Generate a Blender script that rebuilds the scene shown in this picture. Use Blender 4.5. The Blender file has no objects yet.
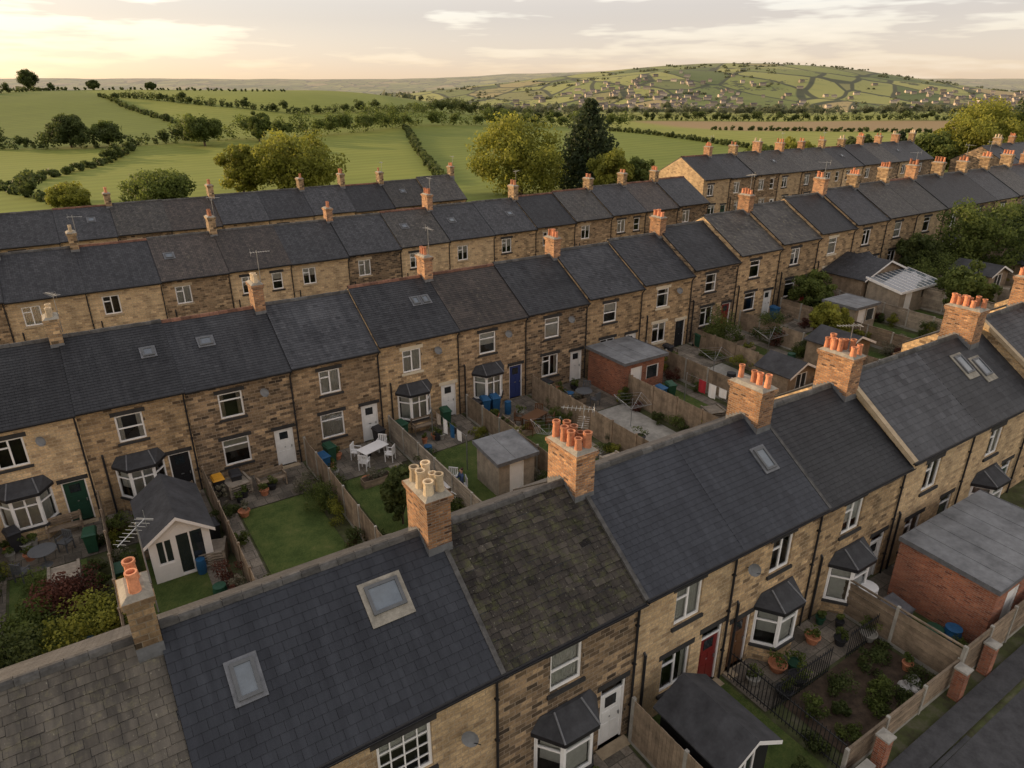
import bpy, math, random
import numpy as np
from mathutils import Vector
R=random.Random(7); NR=np.random.RandomState(5)
TH=math.radians(33); CT,ST=math.cos(TH),math.sin(TH)
scene=bpy.context.scene; COL=scene.collection
# town frame: s runs along the terraces, w across them
def TW(s,w,z=0.0): return (s*CT-w*ST, s*ST+w*CT, z)
def SW(X,Y): return (X*CT+Y*ST, -X*ST+Y*CT)
def ss(a,b,x):
    t=np.clip((np.asarray(x,dtype=float)-a)/(b-a),0,1); return t*t*(3-2*t)
def gz(s,w):
    se=np.asarray(s,dtype=float)-8*np.clip((33-np.asarray(w,dtype=float))/22,0,1)
    v=np.interp(se,[8,15,25,32,42,50,60,130],[0,.25,.4,.7,1.5,2.1,2.5,2.6])
    return v*(1-.65*ss(38,52,w))
def G(s,w): return float(gz(s,w))
# ------------------------------------------------------------ materials
class NT:
    def __init__(s,tree): s.t=tree; s.n=tree.nodes; s.l=tree.links
    def add(s,t,**k):
        nd=s.n.new(t)
        for a,b in k.items(): setattr(nd,a,b)
        return nd
    def link(s,a,b): s.l.new(a,b)
    def mix(s,fac,a,b,mode='MIX'):
        m=s.add('ShaderNodeMix',data_type='RGBA',blend_type=mode)
        for i,v in ((0,fac),(6,a),(7,b)):
            if hasattr(v,'is_output'): s.l.new(v,m.inputs[i])
            else:
                m.inputs[i].default_value=v if i==0 else (tuple(v)+(1,) if len(v)==3 else v)
        return m.outputs[2]
    def math(s,op,a,b=None,c=None,clamp=False):
        m=s.add('ShaderNodeMath',operation=op,use_clamp=clamp)
        for i,v in enumerate((a,b,c)):
            if v is None: continue
            if hasattr(v,'is_output'): s.l.new(v,m.inputs[i])
            else: m.inputs[i].default_value=v
        return m.outputs[0]
    def noise(s,vec,scale,detail=4,rough=.55):
        n=s.add('ShaderNodeTexNoise'); n.inputs['Scale'].default_value=scale; n.inputs['Detail'].default_value=min(detail,4)
        n.inputs['Roughness'].default_value=rough
        if vec is not None: s.l.new(vec,n.inputs['Vector'])
        return n.outputs['Fac']
    def ramp(s,fac,stops,interp='LINEAR'):
        r=s.add('ShaderNodeValToRGB'); r.color_ramp.interpolation=interp
        e=r.color_ramp.elements
        while len(e)<len(stops): e.new(.5)
        for i,(p,c) in enumerate(stops):
            e[i].position=p; e[i].color=(tuple(c)+(1,)) if len(c)==3 else c
        s.l.new(fac,r.inputs[0]); return r.outputs[0]
    def attr(s,name): 
        a=s.add('ShaderNodeAttribute',attribute_name=name); return a.outputs['Fac']
def newmat(name,rough=.7,metal=0.,spec=.3):
    m=bpy.data.materials.new(name); m.use_nodes=True
    t=NT(m.node_tree); b=t.n['Principled BSDF']
    b.inputs['Roughness'].default_value=rough; b.inputs['Metallic'].default_value=metal
    b.inputs['Specular IOR Level'].default_value=spec
    return m,t,b
def obj_rand_val(t,col,lo=.8,hi=1.15):
    oi=t.add('ShaderNodeObjectInfo'); v=t.math('MULTIPLY_ADD',oi.outputs['Random'],hi-lo,lo)
    h=t.add('ShaderNodeHueSaturation'); t.link(v,h.inputs['Value']); t.link(col,h.inputs['Color']); return h.outputs[0]
def bump(t,b,h,strength=.4,dist=.02):
    bp=t.add('ShaderNodeBump'); bp.inputs['Strength'].default_value=strength; bp.inputs['Distance'].default_value=dist
    t.link(h,bp.inputs['Height']); t.link(bp.outputs[0],b.inputs['Normal'])
def simple(name,c,rough=.6,metal=0.,var=.25,scale=3.,spec=.3,bmp=0,rnd=0):
    m,t,b=newmat(name,rough,metal,spec)
    tc=t.add('ShaderNodeTexCoord'); n=t.noise(tc.outputs['Object'],scale,4,.75)
    lo=tuple(x*(1-var) for x in c); hi=tuple(min(1,x*(1+var)) for x in c)
    col=t.ramp(n,[(.3,lo),(.7,hi)])
    if rnd:
        r=t.math('MULTIPLY_ADD',t.attr('rnd'),rnd*2,1-rnd)
        h=t.add('ShaderNodeHueSaturation'); t.link(r,h.inputs['Value']); t.link(col,h.inputs['Color']); col=h.outputs[0]
    t.link(col,b.inputs['Base Color'])
    if bmp: bump(t,b,t.noise(tc.outputs['Object'],scale*9,2,.6),bmp,.02)
    return m
def masonry(name,tones,mortar,bw=.34,rh=.15,ms=.012,soot=.6,bstr=.5,rand=True):
    m,t,b=newmat(name,.88,0,.2)
    tc=t.add('ShaderNodeTexCoord'); uv=tc.outputs['UV']; ob=tc.outputs['Object']
    nn=t.add('ShaderNodeTexNoise'); nn.inputs['Scale'].default_value=5; nn.inputs['Detail'].default_value=1; t.link(uv,nn.inputs['Vector'])
    off=t.add('ShaderNodeVectorMath',operation='MULTIPLY_ADD'); t.link(nn.outputs['Color'],off.inputs[0]); off.inputs[1].default_value=(.03,.03,0); t.link(uv,off.inputs[2])
    br=t.add('ShaderNodeTexBrick'); t.link(off.outputs[0],br.inputs['Vector'])
    for k,v in (('Scale',1.),('Mortar Size',ms),('Mortar Smooth',.4),('Bias',0.),('Brick Width',bw),('Row Height',rh)): br.inputs[k].default_value=v
    br.inputs['Color1'].default_value=(0,0,0,1); br.inputs['Color2'].default_value=(1,1,1,1); br.inputs['Mortar'].default_value=(.5,.5,.5,1)
    k=len(tones)
    col=t.ramp(br.outputs['Color'],[(i/(k-1) if k>1 else 0,tones[i]) for i in range(k)])
    fn=t.noise(uv,14,3,.7); col=t.mix(1,col,t.ramp(fn,[(.25,(.60,.58,.56)),(.75,(1.27,1.27,1.27))]),'MULTIPLY')
    mpb=t.add('ShaderNodeMapping'); mpb.inputs['Scale'].default_value=(.75,.75,.3); t.link(ob,mpb.inputs[0]); big=t.noise(mpb.outputs[0],1.,4,.72)
    col=t.mix(1,col,t.ramp(big,[(.3,(1-soot,1-soot,1-soot)),(.6,(1.16,1.12,1.06))]),'MULTIPLY')
    col=t.mix(br.outputs['Fac'],col,mortar)
    if rand: col=obj_rand_val(t,col,.82,1.22)
    t.link(col,b.inputs['Base Color'])
    h=t.math('SUBTRACT',t.math('MULTIPLY',fn,.6),br.outputs['Fac']); bump(t,b,h,bstr,.025)
    return m
def slate(name,dark,light,tex=True,lichen=(.22,.20,.14),lich=.0,rough=.55,spec=.35,var=.5,bw=.26,rh=.18,con=1.):
    m,t,b=newmat(name,rough,0,spec)
    tc=t.add('ShaderNodeTexCoord'); uv=tc.outputs['UV']; ob=tc.outputs['Object']
    if tex:
        br=t.add('ShaderNodeTexBrick'); t.link(uv,br.inputs['Vector'])
        for k,v in (('Scale',1.),('Mortar Size',.012),('Mortar Smooth',.2),('Bias',0.),('Brick Width',bw),('Row Height',rh)): br.inputs[k].default_value=v
        br.inputs['Color1'].default_value=(0,0,0,1); br.inputs['Color2'].default_value=(1,1,1,1)
        f=br.outputs['Color']
    else: f=t.attr('rnd')
    big=t.noise(ob,.7,4,.7); fine=t.noise(uv,22,3,.7)
    v=t.math('ADD',t.math('MULTIPLY',f,var),t.math('MULTIPLY',big,1-var)); v=t.math('MULTIPLY_ADD',fine,.35,t.math('SUBTRACT',v,.17))
    col=t.ramp(v,[(.5-.4*con,dark),(.5+.35*con,light)])
    if lich>0:
        ln=t.noise(ob,3.2,4,.8); col=t.mix(t.ramp(ln,[(.62-.1*lich,(0,0,0)),(.80-.1*lich,(.6,.6,.6))]),col,lichen)
        l2=t.noise(ob,17,3,.8); col=t.mix(t.ramp(l2,[(.64,(0,0,0)),(.70,(.7*lich,.7*lich,.7*lich))]),col,(.27,.26,.21))
    mp=t.add('ShaderNodeMapping'); mp.inputs['Scale'].default_value=(2.5,.18,1); t.link(uv,mp.inputs[0])
    st=t.noise(mp.outputs[0],1.6,4,.6); col=t.mix(1,col,t.ramp(st,[(.33,(.70,.70,.71)),(.68,(1.35,1.31,1.25))]),'MULTIPLY')
    if tex:
        col=t.mix(br.outputs['Fac'],col,tuple(x*.5 for x in dark))
    col=obj_rand_val(t,col,.66,1.22)
    t.link(col,b.inputs['Base Color'])
    rr=t.math('MULTIPLY_ADD',fine,.3,rough-.12); t.link(rr,b.inputs['Roughness'])
    h=t.math('MULTIPLY',fine,.5)
    if tex: h=t.math('SUBTRACT',h,br.outputs['Fac'])
    bump(t,b,h,.35,.015)
    return m
def sc(T,k): return [tuple(min(.62,x*k) for x in c) for c in T]
BUFF=sc([(.10,.072,.048),(.37,.265,.156),(.46,.34,.20),(.19,.137,.084),(.41,.30,.174),(.27,.197,.118)],1.22)
BUFFL=sc([(.24,.178,.115),(.43,.32,.194),(.49,.375,.23),(.30,.221,.134),(.46,.35,.216),(.38,.285,.17)],1.2)
SOOT=sc([(.035,.028,.022),(.22,.16,.10),(.085,.063,.045),(.34,.25,.155),(.05,.04,.03),(.19,.14,.09)],1.25)
BRN=sc([(.07,.05,.034),(.28,.20,.125),(.15,.108,.07),(.36,.265,.165),(.11,.08,.052),(.25,.18,.112)],1.3)
STONES=[masonry('sandstone_buff',BUFF,(.30,.24,.17),soot=.52),masonry('sandstone_light',BUFFL,(.38,.31,.22),soot=.38),
        masonry('sandstone_sooty',SOOT,(.25,.20,.15),soot=.5),masonry('sandstone_brown',BRN,(.25,.20,.14),soot=.52)]
M_brick=masonry('red_brick',[(.16,.05,.03),(.36,.125,.065),(.26,.085,.047),(.42,.17,.095)],(.27,.23,.19),.225,.075,.01,.35)
M_obrick=masonry('chimney_brick',[(.10,.055,.035),(.42,.22,.11),(.20,.11,.065),(.48,.28,.15),(.30,.16,.085)],(.24,.19,.15),.225,.08,.012,.6)
M_cstone=masonry('chimney_stone',[(.06,.045,.03),(.38,.27,.16),(.18,.125,.078),(.44,.32,.19)],(.22,.18,.13),.3,.15,.012,.6)
SL_T=[slate('slate_blue_grey',(.018,.019,.022),(.062,.065,.072)),slate('slate_old',(.024,.023,.022),(.088,.083,.077),lich=.6),
      slate('slate_dark',(.013,.014,.017),(.044,.046,.052)),slate('slate_rust',(.024,.021,.020),(.080,.066,.058),lich=.4)]
SL_G=[slate('slate_blue_grey_g',(.015,.016,.020),(.058,.062,.070),tex=False),slate('slate_old_g',(.022,.021,.021),(.085,.080,.074),tex=False,lich=.7),
      slate('slate_dark_g',(.011,.012,.015),(.040,.043,.049),tex=False,var=.35),slate('slate_rust_g',(.024,.021,.020),(.078,.064,.056),tex=False,lich=.4)]
SL_new=slate('slate_new_navy',(.010,.012,.018),(.034,.039,.050),tex=False,rough=.5,spec=.35,var=.3)
SL_moss=slate('stone_slate_mossy',(.012,.011,.012),(.085,.076,.066),tex=False,lich=1.25,lichen=(.085,.092,.038),rough=.85,spec=.15,var=.55,con=1.05)
SL_grey=slate('stone_slate_grey',(.040,.037,.033),(.115,.105,.09),tex=False,lich=.8,lichen=(.15,.14,.09),rough=.85,spec=.15,var=.4,con=1.3)
M_white=simple('white_paint',(.78,.77,.75),.4,var=.06)
M_cream=simple('cream_paint',(.6,.53,.40),.5,var=.1)
M_black=simple('black_paint',(.02,.02,.022),.45,var=.3)
M_grey=simple('grey_frame',(.10,.105,.11),.5,var=.15)
M_lead=simple('lead_flashing',(.15,.155,.165),.55,.2,var=.3,scale=4)
M_cem=simple('cement',(.26,.24,.20),.9,var=.35,bmp=.3)
M_terra=simple('terracotta',(.46,.19,.10),.75,var=.35,scale=5,rnd=.4)
M_cpot=simple('buff_pot',(.50,.40,.27),.75,var=.3,scale=5,rnd=.3)
M_ridge_t=simple('ridge_terracotta',(.15,.075,.05),.85,var=.45,scale=4,rnd=.3)
M_ridge_g=simple('ridge_grey',(.075,.073,.07),.85,var=.45,scale=4,rnd=.3)
M_sill=simple('stone_dressing',(.38,.30,.20),.85,var=.25,bmp=.2)
M_sillk=simple('painted_dressing',(.035,.034,.034),.7,var=.3)
M_int=simple('dark_room_backing',(.05,.043,.036),.9)  # dark sheet behind glass and doors, standing in for unlit rooms
M_curt=simple('net_curtain',(.68,.66,.62),.9,var=.12,scale=6)
M_curt2=simple('coloured_curtain',(.40,.34,.28),.9,var=.2,scale=6)
def glassmat():
    m=bpy.data.materials.new('window_glass'); m.use_nodes=True; t=NT(m.node_tree); t.n.clear()
    o=t.add('ShaderNodeOutputMaterial'); g=t.add('ShaderNodeBsdfGlossy'); g.inputs['Roughness'].default_value=.03; g.inputs['Color'].default_value=(.9,.95,1,1)
    tr=t.add('ShaderNodeBsdfTransparent'); tr.inputs[0].default_value=(.85,.88,.88,1)
    f=t.add('ShaderNodeFresnel'); f.inputs[0].default_value=1.9
    x=t.add('ShaderNodeMixShader'); t.link(f.outputs[0],x.inputs[0]); t.link(tr.outputs[0],x.inputs[1]); t.link(g.outputs[0],x.inputs[2]); t.link(x.outputs[0],o.inputs[0]); return m
M_glass=glassmat()
M_sky_gl=simple('rooflight_glass',(.10,.12,.14),.06,0,var=.2,spec=1.)
DOORS={k:simple('door_'+k,c,.4,var=.08) for k,c in dict(white=(.74,.74,.72),red=(.16,.02,.018),blue=(.03,.045,.14),green=(.018,.055,.035),black=(.018,.018,.02),brown=(.12,.06,.03)).items()}
M_fence=simple('fence_timber',(.225,.172,.12),.85,var=.4,scale=2,rnd=.35,bmp=.3)
M_fence2=simple('fence_timber_grey',(.27,.23,.18),.9,var=.35,scale=2,rnd=.3,bmp=.3)
M_conc=simple('concrete',(.30,.285,.25),.9,var=.3,scale=1.5,bmp=.25)
M_felt=simple('roof_felt',(.045,.046,.05),.85,var=.4,scale=1.3,bmp=.3)
M_fgrey=simple('flat_roof_grey',(.17,.175,.18),.7,var=.4,scale=.9,bmp=.2)
M_gbin=simple('bin_green',(.02,.07,.04),.5); M_bbin=simple('bin_blue',(.02,.09,.20),.5); M_kbin=simple('bin_black',(.03,.03,.033),.5)
M_ybin=simple('bin_yellow',(.62,.30,.03),.5); M_rub=simple('rubber',(.02,.02,.02),.8)
M_metal=simple('galvanised_metal',(.4,.41,.42),.35,.8)
M_redpl=simple('red_plastic',(.35,.03,.04),.5)
M_carW=simple('car_paint_white',(.7,.7,.7),.25,var=.02,spec=.6); M_carK=simple('car_paint_dark',(.03,.035,.045),.25,var=.05,spec=.6); M_carR=simple('car_paint_red',(.3,.03,.03),.25,var=.05,spec=.6)
M_cglass=simple('car_glass',(.02,.025,.03),.05,spec=1.)
M_bark=simple('bark',(.09,.065,.045),.95,var=.4,bmp=.5)
M_soil=simple('soil',(.065,.045,.03),.95,var=.5,scale=3,bmp=.6)
def leafmat(name,dark,light):
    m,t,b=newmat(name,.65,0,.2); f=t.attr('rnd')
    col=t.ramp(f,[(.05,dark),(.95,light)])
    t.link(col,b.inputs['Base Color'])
    tr=t.add('ShaderNodeBsdfTranslucent'); h=t.add('ShaderNodeHueSaturation'); h.inputs['Value'].default_value=1.5; t.link(col,h.inputs['Color']); t.link(h.outputs[0],tr.inputs[0])
    x=t.add('ShaderNodeMixShader'); x.inputs[0].default_value=.4; t.link(b.outputs[0],x.inputs[1]); t.link(tr.outputs[0],x.inputs[2])
    t.link(x.outputs[0],t.n['Material Output'].inputs[0]); return m
L_mid=leafmat('foliage_mid',(.030,.048,.014),(.155,.19,.045))
L_yel=leafmat('foliage_yellow_green',(.055,.07,.013),(.30,.30,.05))
L_dark=leafmat('foliage_conifer',(.010,.022,.012),(.065,.085,.035))
L_red=leafmat('foliage_copper',(.03,.012,.010),(.16,.065,.045))
L_hed=leafmat('foliage_hedge',(.022,.036,.012),(.11,.135,.04))
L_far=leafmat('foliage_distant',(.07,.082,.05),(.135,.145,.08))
L_flow=leafmat('foliage_blossom',(.05,.075,.03),(.30,.26,.20))
def lawnmat():
    m,t,b=newmat('lawn_grass',.95,0,.1); tc=t.add('ShaderNodeTexCoord'); ob=tc.outputs['Object']
    a=t.noise(ob,.9,4,.75); c=t.noise(ob,14,4,.8); v=t.math('ADD',t.math('MULTIPLY',a,.6),t.math('MULTIPLY',c,.4))
    col=t.ramp(v,[(.34,(.034,.052,.015)),(.48,(.068,.098,.027)),(.58,(.105,.125,.038)),(.68,(.17,.155,.075))]); t.link(obj_rand_val(t,col,.75,1.3),b.inputs['Base Color']); bump(t,b,c,.9,.06); return m
M_lawn=lawnmat()
M_pave=masonry('paving_flags',[(.13,.118,.10),(.24,.215,.18),(.18,.16,.135),(.29,.26,.22)],(.07,.065,.05),.6,.6,.015,.55,.3)
M_asph=simple('asphalt',(.055,.055,.057),.9,var=.35,scale=2.5,bmp=.4)
# ------------------------------------------------------------ mesh builder
class MB:
    def __init__(s): s.v=[];s.f=[];s.m=[];s.r=[];s.cr=.5
    def face(s,pts,mat=0):
        b=len(s.v); s.v.extend(pts); s.f.append(tuple(range(b,b+len(pts)))); s.m.append(mat); s.r.append(s.cr)
    def box(s,x0,x1,y0,y1,z0,z1,mat=0,P=None):
        P=P or (lambda x,y,z:(x,y,z))
        c=[P(x,y,z) for z in (z0,z1) for y in (y0,y1) for x in (x0,x1)]
        b=len(s.v); s.v.extend(c)
        for q in ((0,2,3,1),(4,5,7,6),(0,1,5,4),(2,6,7,3),(0,4,6,2),(1,3,7,5)):
            s.f.append(tuple(b+i for i in q)); s.m.append(mat); s.r.append(s.cr)
    def lathe(s,cx,cy,prof,n=12,mat=0,cap=False,P=None):
        P=P or (lambda x,y,z:(x,y,z))
        b=len(s.v)
        for r,z in prof:
            for i in range(n):
                a=2*math.pi*i/n; s.v.append(P(cx+r*math.cos(a),cy+r*math.sin(a),z))
        for j in range(len(prof)-1):
            for i in range(n):
                k=(i+1)%n; s.f.append((b+j*n+i,b+j*n+k,b+(j+1)*n+k,b+(j+1)*n+i)); s.m.append(mat); s.r.append(s.cr)
        if cap: s.f.append(tuple(b+(len(prof)-1)*n+i for i in range(n))); s.m.append(mat); s.r.append(s.cr)
    def tube(s,a,b_,r0,r1,n=6,mat=0):
        a=Vector(a);b_=Vector(b_);d=(b_-a).normalized(); u=d.orthogonal().normalized(); v=d.cross(u); b=len(s.v)
        for c,r in ((a,r0),(b_,r1)):
            for i in range(n):
                t=2*math.pi*i/n; s.v.append(tuple(c+(u*math.cos(t)+v*math.sin(t))*r))
        for i in range(n):
            k=(i+1)%n; s.f.append((b+i,b+k,b+n+k,b+n+i)); s.m.append(mat); s.r.append(s.cr)
        s.f.append(tuple(b+n+i for i in range(n))); s.m.append(mat); s.r.append(s.cr)
        s.f.append(tuple(b+n-1-i for i in range(n))); s.m.append(mat); s.r.append(s.cr)
    def build(s,name,mats,parent=None,loc=None,rotz=TH,smooth=False):
        if not s.f: return None
        me=bpy.data.meshes.new(name); me.from_pydata(s.v,[],s.f)
        for m in mats: me.materials.append(m)
        me.polygons.foreach_set('material_index',s.m)
        if smooth: me.polygons.foreach_set('use_smooth',[True]*len(s.f))
        a=me.attributes.new('rnd','FLOAT','FACE'); a.data.foreach_set('value',s.r)
        np_=len(s.f); nrm=np.empty(np_*3); me.polygons.foreach_get('normal',nrm); nrm=nrm.reshape(-1,3)
        lt=np.empty(np_,dtype=int); me.polygons.foreach_get('loop_total',lt)
        lv=np.empty(len(me.loops),dtype=int); me.loops.foreach_get('vertex_index',lv)
        co=np.array(s.v,dtype=float)[lv]; ln=np.repeat(nrm,lt,axis=0)
        t=np.stack([-ln[:,1],ln[:,0],np.zeros(len(ln))],1); L=np.linalg.norm(t,axis=1); fl=L<.25
        t[fl]=(1,0,0); t[~fl]/=L[~fl][:,None]
        bt=np.cross(ln,t); uv=np.stack([(co*t).sum(1),(co*bt).sum(1)],1)
        me.uv_layers.new(name='UVMap').data.foreach_set('uv',uv.ravel())
        o=bpy.data.objects.new(name,me); COL.objects.link(o)
        if parent is not None: o.parent=parent
        else:
            if loc: o.location=loc
            o.rotation_euler=(0,0,rotz)
        return o
def emp(name,loc,rotz=TH):
    o=bpy.data.objects.new(name,None); COL.objects.link(o); o.location=loc; o.rotation_euler=(0,0,rotz); o.empty_display_size=.3; return o
def frame(O,U,N):
    O=Vector(O);U=Vector(U).normalized();N=Vector(N).normalized()
    def P(x,d,z):
        p=O+U*x+N*d; return (p.x,p.y,p.z+z)
    return P
# ------------------------------------------------------------ house parts
class House: pass
def window(h,P,x0,x1,z0,z1,style='sash',col=0,lintel=0,sill=True,cur=None,backing=True):
    fr=h.fr; e=.002; a0,a1,b0,b1=x0+e,x1-e,z0+e,z1-e; t=.075
    fr.box(a0,a0+t,.06,.13,b0,b1,col,P); fr.box(a1-t,a1,.06,.13,b0,b1,col,P)
    fr.box(a0+t,a1-t,.062,.128,b0,b0+t,col,P); fr.box(a0+t,a1-t,.062,.128,b1-t,b1,col,P)
    xm=(x0+x1)/2; zm=(z0+z1)/2
    if style=='sash':
        fr.box(a0+t,a1-t,.065,.125,zm-.03,zm+.03,col,P)
    elif style=='case':
        fr.box(xm-.035,xm+.035,.065,.125,b0+t,b1-t,col,P); fr.box(a0+t,xm-.035,.067,.123,b1-.42,b1-.36,col,P)
    elif style=='top':
        fr.box(a0+t,a1-t,.065,.125,b1-.42,b1-.36,col,P)
    elif style=='geo':
        for i in range(1,4): x=a0+(a1-a0)*i/4; fr.box(x-.016,x+.016,.075,.115,b0+t,b1-t,col,P)
        for i in range(1,4): z=b0+(b1-b0)*i/4; fr.box(a0+t,a1-t,.078,.112,z-.016,z+.016,col,P)
    h.gl.face([P(a0+t,.1,b0+t),P(a1-t,.1,b0+t),P(a1-t,.1,b1-t),P(a0+t,.1,b1-t)])
    c=cur if cur is not None else R.choice([0,1,1,2,2,2,3,3])
    cm=R.choice([0,0,1]); cu=h.cu; d=.15
    def strip(xa,xb,za,zb,m):
        n=max(1,int((xb-xa)/.09))
        for i in range(n):
            p=xa+(xb-xa)*i/n; q=xa+(xb-xa)*(i+1)/n; pm=(p+q)/2
            cu.face([P(p,d,za),P(pm,d+.03,za),P(pm,d+.03,zb),P(p,d,zb)],m); cu.face([P(pm,d+.03,za),P(q,d,za),P(q,d,zb),P(pm,d+.03,zb)],m)
    if c==1: strip(a0,a0+.26,b0,b1,cm); strip(a1-.26,a1,b0,b1,cm)
    elif c==2: strip(a0,a1,b0,b1,0)
    elif c==3: zz=zm+R.uniform(-.3,.25); cu.face([P(a0,d,zz),P(a1,d,zz),P(a1,d,b1),P(a0,d,b1)],0)
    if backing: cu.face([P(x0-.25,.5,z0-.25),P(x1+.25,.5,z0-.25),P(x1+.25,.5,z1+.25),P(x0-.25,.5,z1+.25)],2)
    if sill: h.dr.box(x0-.1,x1+.1,-.07,.05,z0-.12,z0-.003,lintel,P)
    if lintel is not None and sill: h.dr.box(x0-.14,x1+.14,-.016,.05,z1+.003,z1+.2,lintel,P)
def wall_holes(mb,P,x0,x1,z0,z1,holes,mat=0,rev=.14):
    xs=sorted({x0,x1}|{a for h in holes for a in (h[0],h[1])}); zs=sorted({z0,z1}|{a for h in holes for a in (h[2],h[3])})
    for i in range(len(xs)-1):
        for j in range(len(zs)-1):
            cx=(xs[i]+xs[i+1])/2; cz=(zs[j]+zs[j+1])/2
            if any(h[0]<cx<h[1] and h[2]<cz<h[3] for h in holes): continue
            mb.face([P(xs[i],0,zs[j]),P(xs[i+1],0,zs[j]),P(xs[i+1],0,zs[j+1]),P(xs[i],0,zs[j+1])],mat)
    for a,b,c,d in holes:
        mb.face([P(a,0,c),P(a,rev,c),P(a,rev,d),P(a,0,d)],mat); mb.face([P(b,0,c),P(b,0,d),P(b,rev,d),P(b,rev,c)],mat)
        mb.face([P(a,0,c),P(b,0,c),P(b,rev,c),P(a,rev,c)],mat); mb.face([P(a,0,d),P(a,rev,d),P(b,rev,d),P(b,0,d)],mat)
def door(h,P,x0,x1,z1,key):
    m=h.dm; fr=h.fr; e=.002; t=.06
    fr.box(x0+e,x0+t,.05,.14,0,z1-e,0,P); fr.box(x1-t,x1-e,.05,.14,0,z1-e,0,P); fr.box(x0+t,x1-t,.052,.138,z1-t,z1-e,0,P)
    a,b=x0+t,x1-t; top=z1-t
    if z1>2.2:
        fr.box(a,b,.054,.136,2.02,2.07,0,P); h.gl.face([P(a,.09,2.07),P(b,.09,2.07),P(b,.09,z1-t),P(a,.09,z1-t)]); top=2.02
    m.box(a,b,.10,.145,.06,top,0,P)
    w=b-a
    for (u0,u1,v0,v1) in ((.14,.46,.12,.42),(.54,.86,.12,.42),(.14,.46,.5,.66),(.54,.86,.5,.66)):
        m.box(a+w*u0,a+w*u1,.088,.1,top*v0,top*v1,0,P)
    m.box(a+w*.42,a+w*.58,.09,.1,1.02,1.07,1,P); m.box(a+w*.88,a+w*.93,.06,.1,.98,1.1,1,P)
    if R.random()<.75: m.box(a+w*.25,a+w*.75,.086,.099,top*.74,top*.93,2,P)
    h.dr.box(x0-.12,x1+.12,-.016,.05,z1+.003,z1+.2,h.lin,P); h.dr.box(x0-.08,x1+.08,-.35,.13,-.3,.05,0,P)
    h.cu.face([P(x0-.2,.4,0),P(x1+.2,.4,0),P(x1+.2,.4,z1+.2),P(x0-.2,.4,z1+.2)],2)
def bay(h,x0,x1,matw,proj=.65):
    pts=[(x0,0),(x0+.5,-proj),(x1-.5,-proj),(x1,0)]; z0,z1=.75,2.2
    for i in range(3):
        a=Vector((pts[i][0],pts[i][1],0)); b=Vector((pts[i+1][0],pts[i+1][1],0)); L=(b-a).length; U=(b-a)/L; N=Vector((-U.y,U.x,0))
        P=frame(a,U,N)
        h.w.face([P(0,0,-.8),P(L,0,-.8),P(L,0,z0-.1),P(0,0,z0-.1)],matw)
        h.dr.box(-.04,L+.04,-.06,.1,z0-.1+.001*i,z0+.001*i,1 if h.lin else 0,P)
        t=.09; fr=h.fr
        fr.box(0,t,0,.08,z0,z1,0,P); fr.box(L-t,L,0.001,.081,z0,z1,0,P); fr.box(t,L-t,.002,.078,z0,z0+t,0,P); fr.box(t,L-t,.002,.078,z1-t,z1,0,P)
        fr.box(t,L-t,.005,.075,z1-.45,z1-.39,0,P)
        if L>1: fr.box(L/2-.035,L/2+.035,.006,.074,z0+t,z1-t,0,P)
        h.gl.face([P(t,.04,z0+t),P(L-t,.04,z0+t),P(L-t,.04,z1-t),P(t,.04,z1-t)])
        if R.random()<.7 or i==1:
            zc=z0 if R.random()<.6 else z0+.5
            h.cu.face([P(t,.12,zc),P(L-t,.12,zc),P(L-t,.12,z1),P(t,.12,z1)],0)
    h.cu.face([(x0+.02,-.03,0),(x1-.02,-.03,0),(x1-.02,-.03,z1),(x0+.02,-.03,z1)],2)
    o=[(x0-.12,-.004),(x0+.42,-proj-.16),(x1-.42,-proj-.16),(x1+.12,-.004)]; t=[(x0+.15,-.02),(x0+.55,-.12),(x1-.55,-.12),(x1-.15,-.02)]
    zb,zt,zr=z1+.001,z1+.14,z1+.56
    rf=h.br
    for i in range(3):
        rf.face([o[i]+(zb,),o[i+1]+(zb,),o[i+1]+(zt,),o[i]+(zt,)],1)
        rf.face([o[i]+(zt,),o[i+1]+(zt,),t[i+1]+(zr,),t[i]+(zr,)],0)
    for i in (1,2): rf.tube(o[i]+(zt+.01,),t[i]+(zr+.01,),.03,.03,6,2)
    rf.face([p+(zb,) for p in reversed(o)],1); rf.face([p+(zr,) for p in t],0)
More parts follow.
